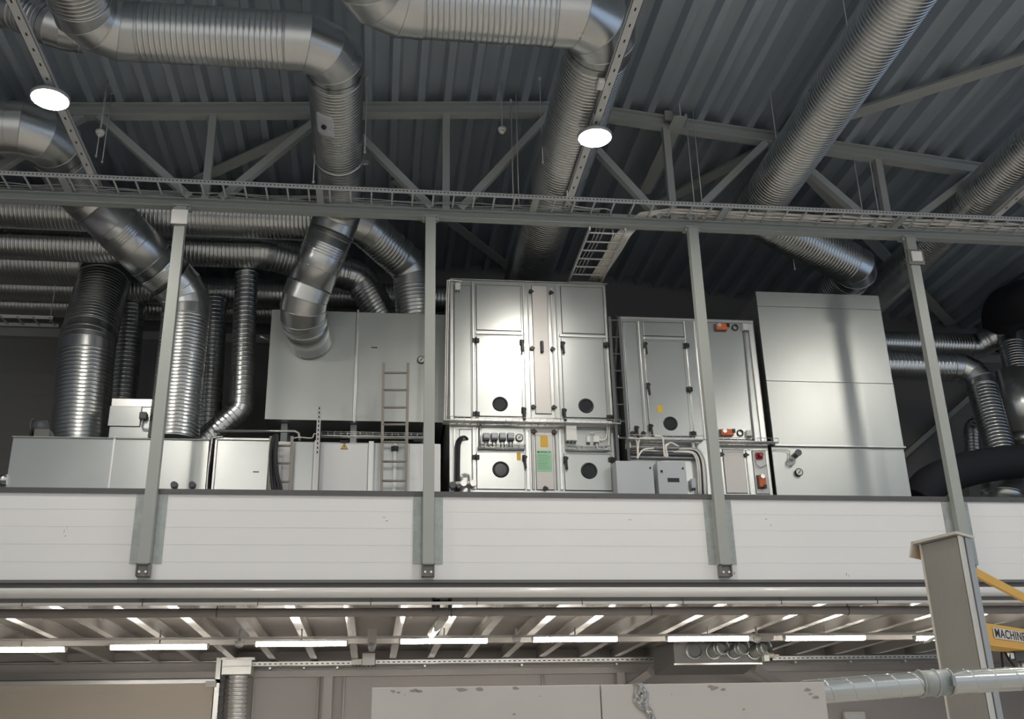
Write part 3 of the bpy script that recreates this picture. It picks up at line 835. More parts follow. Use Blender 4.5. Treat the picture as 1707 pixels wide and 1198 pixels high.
pipe('vertical conduit left of the four transmitters', [ap(A, 800, 709, .08), ap(A, 800, 747, .05)], .018)
for k, (dx, r) in enumerate(((0, .017), (3.5, .016), (6, .013))):
    pipe('%s black hose curving down at the lower left of the tall cabinet' % ('thick outer', 'middle', 'inner')[k], [ap(A, 779, 732.5-k*.6, .03), ap(A, 774-k, 731-k*.5, .10), ap(A, 766+dx*.6, 733+k, .12), ap(A, 760+dx, 742+k, .10), ap(A, 759+dx, 770, .08), ap(A, 758.5+dx, 822, .07)], r, 'rubber', name='hose', cat='hose', sm=True)
pipe('dark bent pipe handle at the foot of the tall cabinet', [ap(A, 769, 823, .06), ap(A, 769.5, 795, .08), ap(A, 772, 792.5, .08), ap(A, 780, 792.5, .08), ap(A, 782, 795, .08), ap(A, 782, 823, .06)], .018, 'pipe_steel')
t2 = thing('valve_set', 'small valves and fittings at the lower left foot of the tall cabinet', 'valve', ap(A, 770, 822))
for (x, y, r) in ((754, 811, .05), (764, 813, .035), (772, 808, .05), (788, 808, .05)):
    MB().cyl(ap(A, x, y, .02), ap(A, x, y, .12), r, 14).build('fitting', 'pipe_steel' if x > 770 else 'darkgrey', t2)
q0, q1 = ap(A, 749, 808, .07), ap(A, 792, 806, .07)
MB().cyl(q0, q1, .03, 12).build('manifold', 'white', t2)

# ---- right-hand air handling cabinet
B = Face(15.6)
x0, x1 = B.p(1040, 640).x, B.p(1268, 640).x
zt = B.p(1145, 530).z
t = thing('air_handling_unit', 'right-hand air handling cabinet with one round window and two orange actuators', 'air handling unit', ((x0+x1)/2, 15.6, 4.2))
MB().box(x0, x1, 15.6, 18.2, 4.2, zt).build('casing', 'galv_sheet', t, bevel=.01)
fr = lambda *q: B.sheet(MB(), *q, d=.03).build('frame_profile', 'alu', t, bevel=.008)
pn = lambda m, *q: sealed(B, q, .018, m, t, 'panel')
fr(1032, 529, 1255, 536); fr(1033, 536, 1043, 730); fr(1064, 536, 1078, 728); fr(1140, 536, 1158, 731); fr(1246, 540, 1277, 737)
fr(1073, 562, 1142, 567); fr(1160, 536, 1174, 733)
pn('galv_sheet', 1038, 537, 1073, 727); pn('galv_sheet', 1071, 537, 1140, 561); pn('galv_sheet', 1175, 538, 1258, 733)
dD = sealed(B, (1072, 568, 1151, 728), .024, 'galv_sheet', t, 'door')
porthole(B, 1117, 706.5, .112, dD)
for (x, y) in ((1142.5, 577), (1148, 650), (1154, 724)): hinge(B, x, y, dD)
for (x, y) in ((1074, 581), (1079, 649), (1083.5, 718)): lever(B, x, y, dD)
lever(B, 1060, 721, dD); knob(B, 1053, 723, dD); knob(B, 1071, 723, dD)
plate(B, 1095, 676, 1104, 688, 'yellow_label', dD, 'yellow_label')
pn('galv_sheet', 1046, 732, 1160, 766)
fr(1190, 748, 1203, 822); fr(1242, 750, 1252, 824)
lp = sealed(B, (1204, 749, 1246, 822), .022, 'unit_panel', t, 'door')
knob(B, 1201, 758, lp); knob(B, 1242, 759, lp)
pn('panel_white', 1253, 752, 1283, 823)
actuator(B, 1201, 547.5, 'orange actuator at the top of the right-hand cabinet')
actuator(B, 1210, 723, 'orange actuator at the foot of the right-hand cabinet door, behind the post')
actuator(B, 1268, 804, 'upright orange actuator low beside the red alarm', w=.2, h=.11, vert=True)
for (x, y, lb) in ((1224.5, 547, 'coiled black cable ring at the top of the right-hand cabinet'), (1233, 722.5, 'coiled black cable ring at the foot of the right-hand cabinet')):
    c = B.p(x, y); m = MB()
    for k in range(3): m.ring((c.x, 15.57-.008*k, c.z), (0, 1, .05*k), .052-.002*k, .006, 28, 6)
    tag(m.build('cable_coil', 'rubber'), lb, 'cable')
small_box(B, 1235, 542, 1246, 553, 'white junction box at the top right of the right-hand cabinet', d=.06)
small_box(B, 1241.5, 719, 1252, 729, 'white junction box at the foot of the right-hand cabinet', d=.06)
pipe('thin grey conduit running down the right part of the right-hand cabinet', [ap(B, 1239.5, 553, .04), ap(B, 1256, 740, .04)], .012, 'cable_grey')
c = B.p(1264, 761)
t = thing('fire_alarm', 'small red alarm sounder at the foot of the right-hand cabinet', 'alarm', (c.x, 15.58, c.z))
MB().box(c.x-.06, c.x+.06, 15.53, 15.58, c.z-.055, c.z+.055).build('base', 'red', t, bevel=.02)
MB().cyl((c.x+.01, 15.53, c.z+.005), (c.x+.01, 15.47, c.z+.005), .045, 20, .035).build('dome', 'red', t)
pipe('grey cable looping below the red alarm', [ap(B, 1258, 768, .03), ap(B, 1260, 776, .05), ap(B, 1267, 780, .05), ap(B, 1277, 775, .04)], .008, 'cable_grey', name='cable', cat='cable', sm=True)
wire_tray(B, 1188, 741, 1290, 745, 'thin wire tray at the foot of the right-hand cabinet right part', n=9, cables=4)
wire_tray(B, 1042, 737, 1166, 741, 'thin wire tray at the foot of the right-hand cabinet left part', n=10, cables=5)
# electrical cabinets in front of it
E_ = Face(15.25)
for (q, lab, npz) in (((1026, 767, 1093, 842), 'grey electrical cabinet with plain door beside the tall cabinet', False), ((1094.5, 768, 1148, 842), 'grey electrical cabinet with a dark name plate', True)):
    a, b, c, e = E_.r(*q)
    t = thing('electrical_cabinet', lab, 'cabinet', ((a+b)/2, 15.3, 4.2))
    MB().box(a+.01, b-.01, 15.27, 15.56, 4.2, e).build('body', 'greybox', t, bevel=.006)
    d_ = MB().box(a, b, 15.235, 15.27, 4.25, e-.01).build('door', 'greybox', t, bevel=.006)
    MB().cyl((b-.05, 15.235, e-.12), (b-.05, 15.215, e-.12), .015, 10).build('lock', 'black', d_)
    if npz:
        MB().cyl((a+.06, 15.235, e-.17), (a+.06, 15.215, e-.17), .018, 10).build('lock', 'black', d_)
        plate(Face(15.235+.022), 1112, 797, 1132, 804, 'black', d_, 'name_plate')
# tangle of cables and pipes above the electrical cabinets
for k in range(5):
    pipe('%s horizontal pipe behind the cables above the electrical cabinets' % ('top', 'second', 'third', 'fourth', 'bottom')[k], [ap(B, 1046, 742+5.2*k, .06+.02*(k % 2)), ap(B, 1160, 745+5*k, .06+.02*(k % 2))], (.016, .024, .018, .028, .016)[k], ('pipe_steel', 'cable_grey', 'pipe_steel', 'darkgrey', 'cable_grey')[k], name='pipe', cat='pipe')
for k, pth in enumerate(([(1027, 730), (1030, 734), (1050, 735), (1058, 740), (1060, 768)], [(1100, 735), (1068, 735), (1061, 742), (1059, 768)], [(1085, 752), (1070, 754), (1063, 760), (1058, 769)],
                         [(1110, 748), (1106, 746), (1102, 756), (1106, 768)], [(1126, 750), (1112, 744), (1105, 752), (1108, 768)],
                         [(1086, 733), (1098, 735), (1100, 744), (1102, 768)])):
    pipe('white cable %s above the electrical cabinets' % ('curving from the left into the first cabinet', 'bending down into the first cabinet', 'low arc into the first cabinet', 'small loop into the name plate cabinet', 'wide loop into the name plate cabinet', 'dropping between the two cabinets')[k],
         [ap(B, x, y, .14+.015*k) for x, y in pth], .014, 'cable', name='cable', cat='cable', sm=True)
for k in range(5):
    pipe(('pale', 'tan', 'black', 'white', 'grey')[k]+' cable bending down to the right of the name plate cabinet', [ap(B, 1120+3*k, 756-k*1.5, .10), ap(B, 1146+3*k, 757-k*1.5, .10), ap(B, 1156+3.2*k, 764, .10), ap(B, 1160+3.3*k, 784, .10), ap(B, 1162+3.4*k, 826, .10)], .013, ('cable', 'cable', 'rubber', 'cable', 'cable_grey')[k], name='cable', cat='cable', sm=True)
small_box(B, 1149, 800, 1158, 816, 'small grey switch box right of the name plate cabinet', 'greybox', d=.08)
small_box(B, 1150, 739, 1156, 751, 'pale clamp box on the pipes left of the post', d=.08)
small_box(B, 1041, 739, 1050, 750, 'pale fitting on the pipes beside the tall cabinet', d=.08)
pipe('black cable strap at the right foot of the tall cabinet', [ap(A, 1026, 722, .06), ap(A, 1028, 740, .08), ap(A, 1029, 766, .06)], .025, 'rubber', name='cable', cat='cable')

# ---- ladder between the two cabinets
def ladder(label, Fa, xl0, xr0, y0, xl1, xr1, y1, rungs, m='wood', r=.018, back=0.0):
    a0, b0, a1, b1 = ap(Fa, xl0, y0, 0), ap(Fa, xr0, y0, 0), ap(Fa, xl1, y1, 0), ap(Fa, xr1, y1, 0)
    for q in (a1, b1): q.z = min(a1.z, b1.z)
    dz = a1.z-4.2
    for lo, hi in ((a1, a0), (b1, b0)):
        d = (lo-hi)/(hi.z-lo.z); lo += d*dz
    t = thing('ladder', label, 'ladder', (a1+b1)/2)
    a0.y += back; b0.y += back
    MB().bar(a1, a0, .045, .025, (0, 1, 0)).build('rail', m, t); MB().bar(b1, b0, .045, .025, (0, 1, 0)).build('rail', m, t)
    z = None
    for y in rungs:
        zz = P((xl0+xr0)/2, y, Y=Fa.Y).z
        f = (zz-a1.z)/(a0.z-a1.z)
        MB().cyl(a1.lerp(a0, f), b1.lerp(b0, f), r, 10).build('rung', m, t)
    return t
ladder('dark narrow ladder fixed in the gap between the two tall cabinets', Face(15.45), 1016, 1032, 528, 1028, 1046, 730, [534+28*k for k in range(8)], 'darkgrey', .013)
pipe('black hose hanging beside the ladder between the cabinets', [ap(A, 1024, 529, .12), ap(A, 1027, 545, .12), ap(A, 1024, 590, .12), ap(A, 1022, 640, .12), ap(A, 1030, 730, .12)], .03, 'rubber', name='hose', cat='hose', sm=True)
ladder('metal ladder leaning against the upper box, its top above the parapet', Face(15.2), 640, 681.5, 591, 636, 677, 813, [609, 639, 669.5, 699.5, 730, 763.5, 797], back=.35)
ladder('short ladder at the low cabinets with black hoses hung on its left rail', Face(15.45), 452, 487, 727, 448, 483, 813, [743, 772, 803])
for k in range(2):
    pipe('%s black hose draped over the short ladder' % ('left', 'right')[k], [ap(Face(15.4), 455+4*k, 824, .02), ap(Face(15.4), 452+5*k, 770, .04), ap(Face(15.4), 455+3*k, 735, .05), ap(Face(15.4), 459+2*k, 727.5, .06), ap(Face(15.4), 462+k, 732, .08), ap(Face(15.4), 459+2*k, 760, .08), ap(Face(15.4), 460+3*k, 790, .06), ap(Face(15.4), 466+4*k, 824, .04), ap(Face(15.4), 468+4*k, 895, .04)], .024, 'rubber', name='hose', cat='hose', sm=True)

# ---- box unit at the right
D = Face(15.5)
a = D.p(1262, 490); xl = D.p(1278, 640).x; xr = D.p(1489, 640).x; zt = D.p(1362, 489).z; zm = D.p(1398, 745.5).z
t = thing('plenum_box', 'big plain metal box right of the cabinets, its front crossed by seams', 'plenum box', ((xl+xr)/2, 15.5, 4.2))
MB().box(xl+.03, xr-.01, 15.54, 18.6, 4.2, zt-.02).build('casing', 'plenum', t, bevel=.006)
z1, z2 = D.p(1365, 513).z, D.p(1380, 637).z
MB().box(xl, xr, 15.5, 15.54, z1+.004, zt).build('top_panel', 'plenum', t, bevel=.004)
MB().box(xl, xr, 15.5, 15.54, z2+.004, z1-.003).build('upper_panel', 'plenum', t, bevel=.004)
MB().box(xl, xr, 15.495, 15.54, zm+.03, z2-.003).build('lower_panel', 'plenum', t, bevel=.004)
MB().box(xl, xr+.02, 15.46, 15.54, zm, zm+.028).build('ledge', 'alu', t, bevel=.004)
MB().box(xl-.04, xr+.0, 15.51, 15.54, 4.2, zm-.004).build('base_panel', 'plenum', t, bevel=.004)
gauge(Face(15.51), 1330.5, 788, .06, 'white dial gauge on the foot of the big plain box')
t = thing('duct_sensor', 'round grey sensor with coiled cable on the foot of the big plain box', 'sensor', ap(D, 1326, 760, 0))
MB().cyl(ap(D, 1326, 759, -.01), ap(D, 1327, 757, .09), .045, 20).cyl(ap(D, 1327, 757, .09), ap(D, 1327, 757, .11), .055, 20).build('head', 'darkgrey', t)
m = MB()
for k in range(3): m.ring(ap(D, 1319-k*.7, 769+k, .03+.012*k), (0, 1, .1), .055, .007, 24, 6)
m.tube(smooth_path([ap(D, 1288, 750, .02), ap(D, 1312, 751, .03), ap(D, 1315, 758, .03), ap(D, 1314, 766, .03)], 6), .007, 6)
m.build('cable', 'cable_grey', t)

# ---- upper box at the left, duct enters its front
U = Face(16.4)
xl, xm, xr = U.p(447, 610).x, U.p(592.5, 610).x, U.p(742, 610).x
zt, zb = U.p(600, 520).z, U.p(520, 700).z
t = thing('plenum_box', 'upper metal box at the left with the crossing duct entering its front', 'plenum box', ((xl+xr)/2, 16.4, zb))
MB().box(xl+.01, xr-.01, 16.43, 18.6, zb+.01, zt-.01).build('casing', 'plenum', t)
MB().box(xl, xm-.006, 16.4, 16.43, zb, zt).build('left_panel', 'plenum', t, bevel=.004)
MB().box(xm+.03, xr, 16.4, 16.43, zb, zt).build('right_panel', 'plenum', t, bevel=.004)
MB().box(xm-.006, xm+.03, 16.36, 16.43, zb-.03, zt+.03).build('seam_profile', 'alu', t, bevel=.006)
for x in (xl+.3, xm, xr-.3): MB().box(x-.05, x+.05, 16.6, 18.4, 4.2, zb).build('support_leg', 'truss', t)
plate(Face(16.424), 619, 579, 629, 581, 'ink', t, 'name_plate')
gauge(Face(16.42), 702, 601, .062, 'round gauge on the upper left box beside the post')
tag(MB().tube([U.p(434, 560.5), U.p(450, 560.5)+V((0, .2, 0))], .02, 8).build('pipe_stub', 'pipe_steel'), 'short rod sticking out left of the upper left box', 'rod')

# ---- low row at the left
Lw = Face(15.6)
zt = Lw.p(180, 731).z
def low(x0, x1, name, label, cat, zt, m='galv_sheet', Y=15.6, depth=3.3):
    a, b = Lw.p(x0, 770).x, Lw.p(x1, 770).x
    t = thing(name, label, cat, ((a+b)/2, Y, 4.2))
    MB().box(a+.005, b-.005, Y+.02, Y+depth, 4.2, zt-.005).build('casing', m, t)
    return t, a, b
t, a, b = low(15.5, 346, 'duct_box', 'long low metal box under the vertical ducts at the left', 'duct box', zt)
xm = Lw.p(187, 770).x
MB().box(a, xm-.008, 15.6, 15.625, 4.2, zt).build('left_panel', 'galv_sheet', t, bevel=.003)
MB().box(xm+.008, b, 15.6, 15.625, 4.2, zt).build('right_panel', 'galv_sheet', t, bevel=.003)
MB().box(xm-.014, xm+.014, 15.575, 15.62, 4.2, zt+.03).build('seam_profile', 'alu', t)
MB().box(a-.01, b+.01, 15.575, 15.64, zt-.004, zt+.014).build('top_flange', 'post', t, bevel=.003)
for x in (291, 321):
    c = Lw.p(x, 809); MB().cyl((c.x, 15.6, c.z), (c.x, 15.52, c.z), .055, 20, .045).build('knob', 'darkgrey', t)
t, a, b = low(356, 447, 'air_handling_unit', 'low metal cabinet between the long low box and the short ladder', 'cabinet', zt+.02, depth=.7)
MB().box(a, a+.03, 15.58, 15.62, 4.2, zt+.03).build('frame_profile', 'alu', t, bevel=.004)
MB().box(a+.04, b, 15.595, 15.625, 4.2, zt).build('front_panel', 'galv_sheet', t, bevel=.004)
MB().box(a, b, 15.57, 15.63, zt+.005, zt+.04).build('top_rail', 'alu', t, bevel=.004)
plate(Face(15.62), 422, 786, 432, 788, 'ink', t, 'name_plate')
pipe('thin conduit down the left edge of the low metal cabinet', [ap(Lw, 372, 729, .05), ap(Lw, 357, 731, .05), ap(Lw, 354, 735, .05), ap(Lw, 347, 790, .05), ap(Lw, 345, 820, .05)], .014, 'pipe_steel', sm=True)
t, a, b = low(447.5, 735, 'air_handling_unit', 'long low cabinet behind the two ladders with a warning triangle on its door', 'air handling unit', zt+.01, depth=.7)
zz = zt+.02
for (q, m_) in (((489, 522), 'galv_sheet'), ((449, 487), 'panel_white'), ((624, 680), 'galv_sheet'), ((682, 704), 'panel_white'), ((706, 735), 'panel_white')):
    a, b = Lw.p(q[0], 770).x, Lw.p(q[1], 770).x
    MB().box(a+.006, b-.006, 15.598, 15.625, 4.2, zz-.03).build('panel', m_, t, bevel=.004)
for q in ((523, 531), (614, 622.5), (655, 661)):
    a, b = Lw.p(q[0], 770).x, Lw.p(q[1], 770).x
    MB().box(a, b, 15.57, 15.62, 4.2, zz).build('frame_profile', 'alu', t, bevel=.005)
a, b = Lw.p(532.5, 770).x, Lw.p(612.5, 770).x
dw = MB().box(a, b, 15.575, 15.60, 4.25, zz-.05).build('door', 'panel_white', t, bevel=.006)
plate(Face(15.60), 567, 734.5, 581, 737, 'ink', dw, 'name_plate'); plate(Face(15.60), 690, 734, 704, 736.5, 'ink', dw, 'name_plate')
c = Lw.p(574, 745); s = .058
sg = MB().prism([(c.x-s, 15.574, c.z-s*.75), (c.x+s, 15.574, c.z-s*.75), (c.x, 15.574, c.z+s)], (0, -.003, 0)).build('warning_sign', 'ink', dw)
s2 = s*.8
tri = MB().prism([(c.x-s2, 15.571, c.z-s2*.72), (c.x+s2, 15.571, c.z-s2*.72), (c.x, 15.571, c.z+s2*.92)], (0, -.002, 0)).build('yellow_field', 'yellow_label', sg)
MB().prism([(c.x+.004, 15.569, c.z+.03), (c.x-.014, 15.569, c.z-.002), (c.x-.001, 15.569, c.z-.002), (c.x-.007, 15.569, c.z-.032), (c.x+.013, 15.569, c.z+.005), (c.x+.001, 15.569, c.z+.005)], (0, -.001, 0)).build('bolt_mark', 'ink', sg)
hinge(Face(15.6), 658, 748.5, t)
pipe('white wire edging along the top of the long low cabinet', [ap(Lw, 489, 731, .02), ap(Lw, 500, 730, .04), ap(Lw, 520, 731, .04), ap(Lw, 524, 724, .03), ap(Lw, 532, 726, .03)], .009, 'cable', name='cable', cat='cable', sm=True)
wire_tray(Face(15.68), 536, 730, 706, 733, 'thin wire tray along the top of the long low cabinet', n=16, d=.12, cables=2)
t = thing('slotted_channel', 'upright slotted channel standing between the low cabinets', 'channel', ap(Face(15.5), 529, 740, 0))
q0, q1 = ap(Face(15.5), 527, 745, 0), ap(Face(15.5), 535, 677, 0)
q0.x = q1.x = (q0.x+q1.x)/2
m = MB(); z = q0.z-.1
while z < q1.z-.05: m.box(q0.x-.009, q0.x+.009, 15.487, 15.491, z, z+.035); z += .07
MB().box(q0.x-.03, q0.x+.03, 15.49, 15.53, 4.2, q1.z).build('channel', 'pipe_steel', t, extra=(m, 'ink'))
MB().box(q0.x-.05, q0.x+.05, 15.46, 15.56, 4.2, 4.22).build('foot_plate', 'pipe_steel', t)
pipe('horizontal steel rail bent down behind the short ladder', [ap(Face(16.0), 356, 718.5, 0), ap(Face(16.0), 492, 718.5, 0), ap(Face(16.0), 498, 722, 0), ap(Face(16.0), 500, 735, 0)], .022, 'pipe_steel')
# small metal box with an access panel between the vertical ducts
S = Face(16.3)
a, b = S.p(184, 700).x, S.p(250, 700).x; z1 = S.p(218, 666).z
t = thing('fan_box', 'small metal box with an access panel between the vertical ducts at the left', 'fan box', ((a+b)/2, 16.3, 6.4))
MB().box(a, b, 16.3, 17.2, 6.2, z1).build('casing', 'galv_sheet', t, bevel=.006)
MB().box(a-.01, b+.01, 16.28, 16.31, z1-.12, z1+.01).build('top_strip', 'alu', t, bevel=.004)
sealed(S, (184, 677, 233, 711), .024, 'galv_sheet', t, 'access_panel')
c = S.p(240, 695)
sb = MB().box(c.x-.055, c.x+.055, 16.2, 16.28, c.z-.055, c.z+.055).build('switch_box', 'darkgrey', t, bevel=.008)
MB().cyl((c.x+.07, 16.24, c.z+.0), (c.x+.05, 16.24, c.z), .03, 14).build('knob', 'black', sb)
MB().tube(smooth_path([(c.x, 16.24, c.z-.05), (c.x-.01, 16.23, c.z-.14), (c.x+.02, 16.25, c.z-.2), (c.x+.12, 16.27, c.z-.21)], 5), .012, 8).build('conduit', 'pipe_steel', t)
q0, q1 = P(-30, 526, Y=17.6), P(88, 529, Y=17.6)
t = thing('cable_tray', 'short dim ladder tray in the dark below the stacked ducts at the left edge', 'cable tray', (q0+q1)/2)
for dy in (0, .35): MB().box(q0.x, q1.x, 17.6+dy, 17.62+dy, q1.z-.03, q1.z+.03).build('side_rail', 'rail', t)
for k in range(5): MB().box(q0.x+.05+(q1.x-q0.x-.1)*k/4-.015, q0.x+.05+(q1.x-q0.x-.1)*k/4+.015, 17.6, 17.97, q1.z-.02, q1.z).build('rung', 'rail', t)
for x in (q0.x+.1, q1.x-.1): MB().cyl((x, 17.79, q1.z-.02), (x, 17.79, roof(x)+.02), .008, 8).build('hanger', 'rail', t)
t = thing('small_motor', 'dark round motor on a bracket behind the long low box at the left edge', 'motor', P(66, 728, Y=16.2))
MB().cyl(P(55, 712, Y=16.2), P(78, 712, Y=16.2), .11, 24).build('body', 'darkgrey', t)
MB().cyl(P(53, 712, Y=16.2), P(56, 712, Y=16.2), .14, 24).build('flange', 'darkgrey', t)
MB().box(P(60, 725, Y=16.2).x, P(85, 725, Y=16.2).x, 16.1, 16.35, zt-.02, P(60, 718, Y=16.2).z).build('bracket', 'bracket', t)
tag(MB().cyl(P(-5, 800, Y=15.6), P(13, 800, Y=15.6), .08, 20).build('pipe_end', 'galv'), 'short round pipe end at the left edge beside the long low box', 'pipe')
# ------------------------------------------------------------------ under the mezzanine
def xpipe(name, label, y, z, r, m, x0=XL, x1=XR, cat='pipe'):
    return tag(MB().cyl((x0, y, z), (x1, y, z), r, 20).build(name, m), label, cat)
xpipe('pipe', 'thick pale grey pipe running along the lower edge of the white parapet', 13.88, 3.845, .066, 'pipe_white')
xpipe('pipe', 'brownish pipe running below the joists, just under the thin bright pipe', 14.3, 3.655, .058, 'pipe_brown')
t = thing('pipe', 'thin bright steel pipe hung on clamps below the thick pale pipe', 'pipe', (3, 13.93, 3.72))
MB().cyl((-14, 13.93, 3.715), (20, 13.93, 3.715), .021, 14).build('tube', 'pipe_white', t)
for px in (38, 238, 430, 618, 795, 970, 1138, 1302, 1462):
    x = P(px, 1003, Y=13.93).x
    MB().ring((x, 13.93, 3.715), (1, 0, 0), .024, .006, 20, 6).cyl((x, 13.93, 3.735), (x, 13.95, 3.80), .006, 8).build('clamp', 'darkgrey', t)
for px, w in ((362, 'left'), (752, 'middle'), (1085, 'right'), (1413, 'far right')):
    x = P(px, 1018, Y=14.3).x
    tag(MB().ring((x, 14.3, 3.655), (1, 0, 0), .062, .008, 24, 6).cyl((x, 14.3, 3.71), (x, 14.3, 3.80), .007, 8).build('pipe_clamp', 'darkgrey'), '%s dark clamp ring on the brownish pipe' % w, 'clamp')
tubes = [(-40, 108, 1083.5), (185, 345, 1079), (427, 577, 1073.5), (668, 812, 1069), (889, 1028, 1066), (1113, 1247, 1065), (1309, 1441, 1064), (1526, 1650, 1064)]
names = ['first from the left, cut by the picture edge', 'second from the left', 'third from the left', 'fourth from the left', 'fifth from the left', 'sixth from the left, above the round spigots', 'seventh from the left', 'partly hidden behind the crane column']
TYL = 17.0
for (x0, x1, py), nm in zip(tubes, names):
    a, b = P(x0, py, Y=TYL), P(x1, py, Y=TYL); z = (a.z+b.z)/2
    t = thing('tube_light', 'glowing fluorescent tube light under the mezzanine, '+nm, 'light', ((a.x+b.x)/2, TYL, z-.05), 'tube lights under the mezzanine')
    MB().box(a.x-.03, b.x+.03, TYL-.045, TYL+.045, z+.03, z+.055).build('housing', 'crane_side', t, bevel=.006)
    n = 20; r = .052
    prof = [(r*math.cos(PI*(i/n))*1.0, -r*1.15*math.sin(PI*(i/n))) for i in range(n+1)]
    MB().rings([[(x, TYL+u, z+.03+v) for (u, v) in prof] for x in (a.x, b.x)], True).build('diffuser', 'tube', t)
    for x, s in ((a.x, -1), (b.x, 1)):
        m = MB(); m.rings([[(x, TYL+u*1.03, z+.032+v*1.03) for (u, v) in prof], [(x+s*.025, TYL+u*.95, z+.032+v*.92) for (u, v) in prof]], True)
        m.build('end_cap', 'white', t)
    MB().cyl(((a.x+b.x)/2, TYL, z+.05), ((a.x+b.x)/2, TYL, 3.79), .012, 8).build('hanger', 'crane_side', t)
tag(MB().box(-9, 14, TYL-.03, TYL+.03, 3.645, 3.675).build('light_rail', 'joist'), 'thin rail joining the tube lights under the mezzanine', 'rail')
for px, py, lb in ((399, 1074, 'round detector between the second and third tube lights'), (861, 1067, 'round detector between the fourth and fifth tube lights'), (1262, 1066, 'round detector between the sixth and seventh tube lights')):
    c = P(px, py, Y=TYL)
    t = thing('ceiling_detector', lb, 'detector', c)
    MB().cyl(c+V((0, 0, -.03)), c+V((0, 0, .05)), .06, 24, .075).build('body', 'white', t)
    MB().cyl(c+V((0, 0, -.05)), c+V((0, 0, -.03)), .03, 20, .055).build('dome', 'crane_side', t)
    MB().cyl(c+V((0, 0, .05)), (c.x, c.y, 3.79), .02, 10).build('stem', 'joist', t)
c = P(620, 1072, Y=TYL)
t = thing('motion_sensor', 'grey motion sensor hanging between the third and fourth tube lights', 'sensor', c)
MB().box(c.x-.07, c.x+.07, TYL-.05, TYL+.05, c.z-.02, 3.79).build('bracket', 'joist', t, bevel=.006)
MB().cyl(c+V((0, -.03, -.11)), c+V((0, 0, -.02)), .045, 20, .07).build('head', 'crane_side', t)
# white pipe bit between the joists
tag(MB().cyl(P(741, 1028, Z=3.70), P(715, 1062, Z=3.70), .062, 20).ring(P(731, 1040, Z=3.70), (0, 1, 0), .066, .008, 24, 6).build('pipe', 'pipe_white'), 'short pale pipe running back between the joists behind the brownish pipe', 'pipe')
m = MB()
for x, h in ((723, .17), (730, .11), (750, .13)):
    q = P(x, 1006, Y=14.05); m.box(q.x-.025, q.x+.025, 14.0, 14.06, q.z-.05-h*.3, q.z+h*.5)
q = P(737, 1004, Y=14.05); m.box(q.x-.12, q.x+.11, 14.0, 14.05, q.z-.03, q.z+.03)
tag(m.build('pipe_bracket', 'black'), 'dark bracket on the thin bright pipe below the second post', 'bracket')

# back wall furniture
BY = 21.9
def bp(x, y, Y=BY): return P(x, y, Y=Y)
# lifting door at the left
dl, dr, dt = bp(-200, 1140).x, bp(357, 1136).x, bp(200, 1139).z
d1 = structure(panel_wall(21.86, 21.94, dl, dr, 0, dt, .36, .008), 'door_1', 'door')
m = MB().box(dl-.05, dr+.12, 21.78, 21.86, dt-.02, dt+.05)
m.build('top_rail', 'alu', d1)
MB().box(dr+.03, dr+.12, 21.78, 21.9, 0, dt+.45).build('guide_rail', 'alu', d1)
MB().box(dr-.14, dr+.06, 21.74, 21.80, dt-.10, dt+.02).build('roller_bracket', 'white', d1)
z = bp(200, 1103).z
tag(MB().tube(smooth_path([(-14, 21.965, z), (-8, 21.965, z), (bp(375, 1100).x-.12, 21.965, z), (bp(387, 1104).x, 21.965, z-.05), (bp(391, 1120).x, 21.965, z-.4), (bp(391, 1120).x, 21.965, .3)], 5), .028, 10).build('conduit', 'pipe_steel'), 'steel conduit over the lifting door, bending down beside its guide rail', 'conduit')
# flexible duct under its box
a, b = bp(373, 1099, 21.5), bp(420, 1125, 21.5)
t = thing('flexible_duct', 'silver flexible duct hanging from a sheet metal box right of the lifting door', 'duct', ((a.x+b.x)/2, 21.5, .0))
MB().box(a.x, b.x, 21.3, 21.8, b.z, a.z).box(a.x-.01, b.x+.01, 21.28, 21.8, (a.z+b.z)/2-.01, (a.z+b.z)/2+.01).box(a.x-.02, b.x+.06, 21.28, 21.82, a.z-.03, a.z+.02).build('connection_box', 'alu', t, bevel=.006)
cx = bp(396, 1150, 21.5).x
rs = []; z = b.z; k = 0
while z > .4:
    for dz, rr in ((0, .155), (.025, .185), (.05, .155)):
        rs.append([(cx+.012*math.sin(z*3)+rr*math.cos(2*PI*i/28), 21.55+rr*math.sin(2*PI*i/28), z-dz) for i in range(28)])
    z -= .075
MB().rings(rs[::-1]).build('hose', 'foil', t)
m = MB(); z = bp(370, 1128).z
while z > .5:
    x = bp(371, 1160).x
    m.box(x-.05, x+.05, 21.72, 21.8, z-.09, z); m.box(x-.03, x+.03, 21.73, 21.79, z-.14, z-.09); z -= .14
tag(m.build('cable_chain', 'darkgrey'), 'dark toothed cable chain beside the lifting door', 'cable chain')
def tray2(x0, y0, x1, y1, label, Y=21.6):
    a, b = P(x0, y0, Y=Y), P(x1, y1, Y=Y); z = (a.z+b.z)/2
    t = thing('cable_tray', label, 'cable tray', ((a.x+b.x)/2, Y, z))
    m = MB(); x = a.x+.03
    while x < b.x-.03: m.box(x, x+.05, Y-.102, Y-.099, z, z+.018); x += .10
    MB().box(a.x, b.x, Y-.10, Y-.095, z-.03, z+.05).box(a.x, b.x, Y-.10, Y+.38, z-.03, z-.025).build('channel', 'alu', t, extra=(m, 'ink'))
    for k in range(3):
        x = a.x+(b.x-a.x)*(k+.5)/3
        MB().box(x-.02, x+.02, Y+.2, Y+.392, z-.06, z-.03).build('bracket', 'alu', t)
tray2(420, 1109, 590, 1106, 'perforated cable tray on the back wall between the flexible duct and the switch boxes')
tray2(626, 1105, 1110, 1100, 'long perforated cable tray on the back wall above the white partition')
